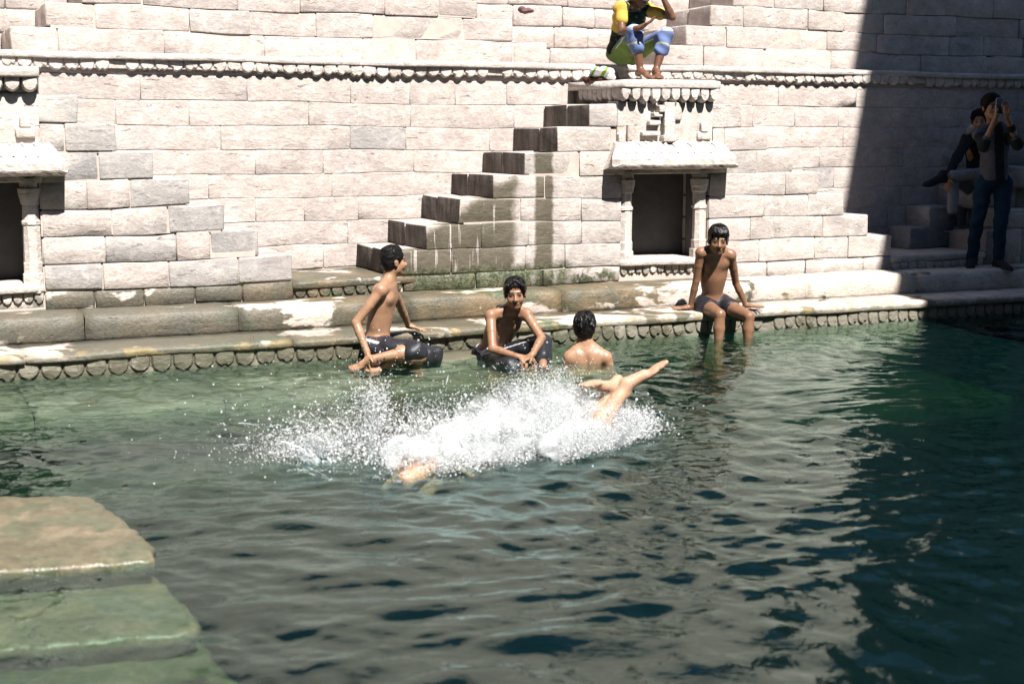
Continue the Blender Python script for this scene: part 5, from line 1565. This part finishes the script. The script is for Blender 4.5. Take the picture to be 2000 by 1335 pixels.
bank(22000, 960, 1160, 1.5, 8, .0015, .5, .10)
bank(9000, 620, 1290, 2.4, 14, .0022, .7, .16)
bank(16000, 850, 1250, 9.0, 6, .0021, .5, .12)
u_ = rs.uniform(1090, 1240, 9000); Pq = np.array([plane(a, b_) for a, b_ in zip(np.linspace(1090, 1240, 60), np.interp(np.linspace(1090, 1240, 60), cx, foot) - 8)])
Pz = np.stack([np.interp(u_, np.linspace(1090, 1240, 60), Pq[:, k]) for k in range(3)], 1); Pz[:, 1] += rs.normal(-.06, .06, 9000); Pz[:, 2] = rs.beta(1, 2.4, 9000) * .24; put(Pz, np.exp(rs.normal(math.log(.0018), .6, 9000)))
LIG = []
for a in ((2600, 1050, 885, .0, .1, 2.2, .42), (3200, 1100, 876, .15, .1, 1.9, .45), (2400, 1000, 892, -.2, 0, 1.8, .45), (1600, 1180, 864, .45, .1, 1.3, .4),
          (1100, 1240, 852, .5, .1, .9, .4), (1700, 900, 900, -.3, 0, 1.5, .40), (2300, 732, 885, .0, .05, 2.55, .16), (1300, 728, 880, -.06, .05, 2.0, .26), (900, 790, 885, .3, .05, 1.9, .3),
          (1900, 660, 892, -.75, -.05, 1.6, .22), (1200, 630, 890, -1.05, 0, 1.25, .3), (900, 700, 885, -.5, .1, 1.9, .3), (900, 610, 902, -1.25, -.1, 1.3, .3), (1100, 850, 905, -.2, .3, 2.1, .45)):
    put(*fountain(int(a[0] * .8), *a[1:7], .0022))
    c = plane(a[1], a[2])
    for q in range(26 if a[0] < 2000 else 40):
        v = np.array([rs.normal(a[3], a[6] * 1.2), rs.normal(a[4], a[6] * .6), abs(rs.normal(a[5], a[6]))])
        t0 = rs.uniform(.1, .7) * v[2] / 4.9; LIG.append((c + rs.normal(0, .02, 3) * np.array([1, 1, 0]), v, t0, rs.uniform(.015, .05), rs.uniform(.0014, .0046)))
# single drops flung wide
for n, mx, sx, my, sy, rad in ((520, 720, 190, 840, 70, .0030), (170, 500, 75, 880, 50, .0034)):
    q = np.stack([rs.normal(mx, sx, n), rs.normal(my, sy, n)], 1); Pf = np.array([at(a, b_, rs.uniform(6.6, 7.8)) for a, b_ in q]); put(Pf, np.exp(rs.normal(math.log(rad), .5, n)))
PP = np.concatenate(PP); RR = np.clip(np.concatenate(RR), .0009, .011)
big = RR > .0026
sp = drops('splash_spray', PP[big], RR[big]); tag(sp, 'white spray of drops thrown up around the diver', 'spray', kind='stuff')
TV = np.array([[1, 1, 1], [1, -1, -1], [-1, 1, -1], [-1, -1, 1]], float) * .8; TF = np.array([[0, 1, 2], [0, 3, 1], [0, 2, 3], [1, 3, 2]])
Ps, Rs2 = PP[~big], RR[~big]
ms = np_mesh('fine_spray', (Ps[:, None, :] + TV[None] * Rs2[:, None, None]).reshape(-1, 3), (TF[None] + 4 * np.arange(len(Ps))[:, None, None]).reshape(-1, 3), M['drop'], tri=True)
tag(ms, 'finest white spray hanging over the dive', 'spray', kind='stuff')
# ligaments: threads of water torn off the surface, along their flight
V, F = [], []
for (c, v, t0, dt, rad) in LIG:
    b0 = len(V); K_n = 7
    for j in range(K_n):
        tt = t0 + dt * (j / (K_n - 1) - .5); p_ = c + v * tt; p_[2] -= 4.9 * tt * tt
        w_ = rad * (.35 + .65 * math.sin(math.pi * (j + .4) / K_n)) * rs.uniform(.7, 1.3)
        for k in range(4):
            a_ = math.pi / 2 * k; V.append(p_ + np.array([math.cos(a_) * w_, math.sin(a_) * w_ * .7, math.sin(a_) * w_ * .7]))
    for j in range(K_n - 1):
        for k in range(4): F.append((b0 + j * 4 + k, b0 + j * 4 + (k + 1) % 4, b0 + j * 4 + 4 + (k + 1) % 4, b0 + j * 4 + 4 + k))
lg = mesh_obj('water_threads', V, F, M['drop']); tag(lg, 'threads of water torn up by the dive', 'splash', kind='stuff')
# thin torn sheets of water: clear film with white streaks, ragged along the top
m, t, b = new_mat('water_film'); t.nodes.remove(b); nb = NB(t); o_ = [x for x in t.nodes if x.type == 'OUTPUT_MATERIAL'][0]
uvn = nb.n('ShaderNodeVertexColor'); uvn.layer_name = 'tint'; sx_ = nb.n('ShaderNodeSeparateXYZ'); nb.link(uvn.outputs['Color'], sx_.inputs[0])
st = nb.noise(nb.comb(nb.math('MULTIPLY', sx_.outputs['X'], 26.0), nb.math('MULTIPLY', sx_.outputs['Y'], 4.0), sx_.outputs['Z']), 1.0, 5, .7, .6)
wh = nb.math('MULTIPLY', nb.sstep(nb.math('ADD', st, nb.math('MULTIPLY', sx_.outputs['Y'], -.10)), .44, .62), .75)
hole = nb.sstep(nb.math('ADD', nb.noise(nb.comb(nb.math('MULTIPLY', sx_.outputs['X'], 15.0), nb.math('MULTIPLY', sx_.outputs['Y'], 7.0), sx_.outputs['Z']), 1.0, 4, .7, .8), nb.math('MULTIPLY', sx_.outputs['Y'], .36)), .66, .69)
dfw = nb.n('ShaderNodeBsdfDiffuse'); dfw.inputs['Color'].default_value = (.95, .97, .97, 1); tlw = nb.n('ShaderNodeBsdfTranslucent'); tlw.inputs['Color'].default_value = (.95, .97, .97, 1)
glw = nb.n('ShaderNodeBsdfGlossy'); glw.inputs['Roughness'].default_value = .08; tpw = nb.n('ShaderNodeBsdfTransparent'); tpw.inputs['Color'].default_value = (.90, .95, .95, 1); tph = nb.n('ShaderNodeBsdfTransparent')
a1 = nb.n('ShaderNodeMixShader'); a1.inputs[0].default_value = .5; nb.link(dfw.outputs[0], a1.inputs[1]); nb.link(tlw.outputs[0], a1.inputs[2])
a2 = nb.n('ShaderNodeMixShader'); a2.inputs[0].default_value = .12; nb.link(tpw.outputs[0], a2.inputs[1]); nb.link(glw.outputs[0], a2.inputs[2])
a3 = nb.n('ShaderNodeMixShader'); nb.link(wh, a3.inputs[0]); nb.link(a2.outputs[0], a3.inputs[1]); nb.link(a1.outputs[0], a3.inputs[2])
a4 = nb.n('ShaderNodeMixShader'); nb.link(hole, a4.inputs[0]); nb.link(a3.outputs[0], a4.inputs[1]); nb.link(tph.outputs[0], a4.inputs[2]); nb.link(a4.outputs[0], o_.inputs['Surface'])
M['film'] = m
def sheet(px, py, r0, a0, a1, h, flare, seed):
    c = plane(px, py); rr_ = np.random.RandomState(seed); nu, nv_ = 44, 14; V = []; T_ = []
    ph = rr_.uniform(0, 6, 4)
    for i in range(nu + 1):
        u_ = i / nu; a = math.radians(a0 + (a1 - a0) * u_)
        hh = h * (.55 + .3 * math.sin(u_ * 7 + ph[0]) + .25 * math.sin(u_ * 17 + ph[1])) * (math.sin(math.pi * min(1, max(.06, u_))) ** .5)
        for j in range(nv_ + 1):
            v_ = j / nv_; rd = r0 + flare * v_ ** 1.6 + .012 * math.sin(u_ * 23 + v_ * 5 + ph[2])
            V.append(c + np.array([math.cos(a) * rd, math.sin(a) * rd * .9, hh * (1.25 * v_ - .25 * v_ * v_) - .01])); T_.append((u_, v_, seed * .37 % 1))
    F = [(i * (nv_ + 1) + j, (i + 1) * (nv_ + 1) + j, (i + 1) * (nv_ + 1) + j + 1, i * (nv_ + 1) + j + 1) for i in range(nu) for j in range(nv_)]
    o = mesh_obj('water_sheet', V, F, M['film']); T_ = np.array(T_)
    ca = o.data.color_attributes.new('tint', 'FLOAT_COLOR', 'POINT'); ca.data.foreach_set('color', np.concatenate([T_, np.ones((len(T_), 1))], 1).astype(np.float32).ravel())
    return o
for i, a in enumerate(((735, 892, .03, -60, 250, .40, .07, 3), (670, 905, .14, 100, 265, .20, .20, 4), (690, 915, .22, 110, 250, .14, .22, 5), (850, 900, .12, 20, 190, .26, .12, 6), (1060, 885, .16, -20, 200, .34, .12, 7), (960, 905, .2, 30, 220, .28, .14, 8), (1150, 872, .16, -60, 120, .22, .16, 9), (800, 925, .16, 180, 330, .10, .16, 10))):
    o = sheet(*a); tag(o, 'thin torn sheet of water thrown up by the dive', 'splash', kind='stuff')
# mist of water beaten to a white cloud: a real volume over the foam
Mv = Shape()
for a in range(770, 1246, 16):
    ft = np.interp(a, cx, foot); crr = np.interp(a, cx, crest)
    p = plane(a, ft - 28); s_ = p[1] / F_PX; hh = (ft - crr) * s_; p[1] += .06
    q_ = .45 + .55 * min(1, max(0, (a - 760) / 190)); q_ *= rs.uniform(.72, 1.12); p[2] = hh * .30 * q_; Mv.ell(p + fwv(0, rs.uniform(-.05, .05), 0), np.array([rs.uniform(.05, .075), .11, max(.04, hh * .60 * q_)]), None, .04)
for a in range(1070, 1232, 18):
    p = plane(a, np.interp(a, cx, foot) - 12); p[1] -= .02; hh = rs.uniform(.13, .19) * (1 if a < 1180 else .75); p[2] = hh * .35; Mv.ell(p, np.array([.05, .085, hh * .65]), None, .04)
Mv.cut((0, 0, .012), (0, 0, -1))
m, t, b = new_mat('white_mist'); t.nodes.remove(b); nb = NB(t); o_ = [x for x in t.nodes if x.type == 'OUTPUT_MATERIAL'][0]
pv = nb.n('ShaderNodeVolumePrincipled'); pv.inputs['Color'].default_value = (.97, .98, .98, 1); pv.inputs['Anisotropy'].default_value = .2
g = nb.n('ShaderNodeNewGeometry'); f1 = nb.noise(g.outputs['Position'], 11.0, 5, .70, 1.2)
sz = nb.n('ShaderNodeSeparateXYZ'); nb.link(g.outputs['Position'], sz.inputs[0])
dn = nb.math('MULTIPLY', nb.sstep(f1, .42, .64), 46.0); dn = nb.math('MULTIPLY', dn, nb.sstep(sz.outputs['Z'], .42, .04, inv=False))
nb.link(dn, pv.inputs['Density']); nb.link(pv.outputs[0], o_.inputs['Volume'])
mv = organic('splash_mist', Mv, m, None, np.zeros(3), .02, wrinkles(.02, 26, 3)); tag(mv, 'soft white mist over the middle of the splash', 'spray', kind='stuff')
# drops around the seated boy's hand and along the ledge
n = 300; Pf = plane(735, 716) + np.stack([rs.normal(0, .10, n), rs.normal(0, .07, n), np.abs(rs.normal(0, .09, n))], 1)
n2 = 60; Pg = np.array([at(a, b_, 9.9) for a, b_ in np.stack([rs.uniform(690, 860, n2), rs.uniform(640, 712, n2)], 1)])
Pf = np.concatenate([Pf, Pg]); sp2 = drops('hand_spray', Pf, np.exp(rs.normal(math.log(.0032), .5, len(Pf)))); tag(sp2, 'drops splashed up by the hand of the cross-legged boy', 'spray', kind='stuff')
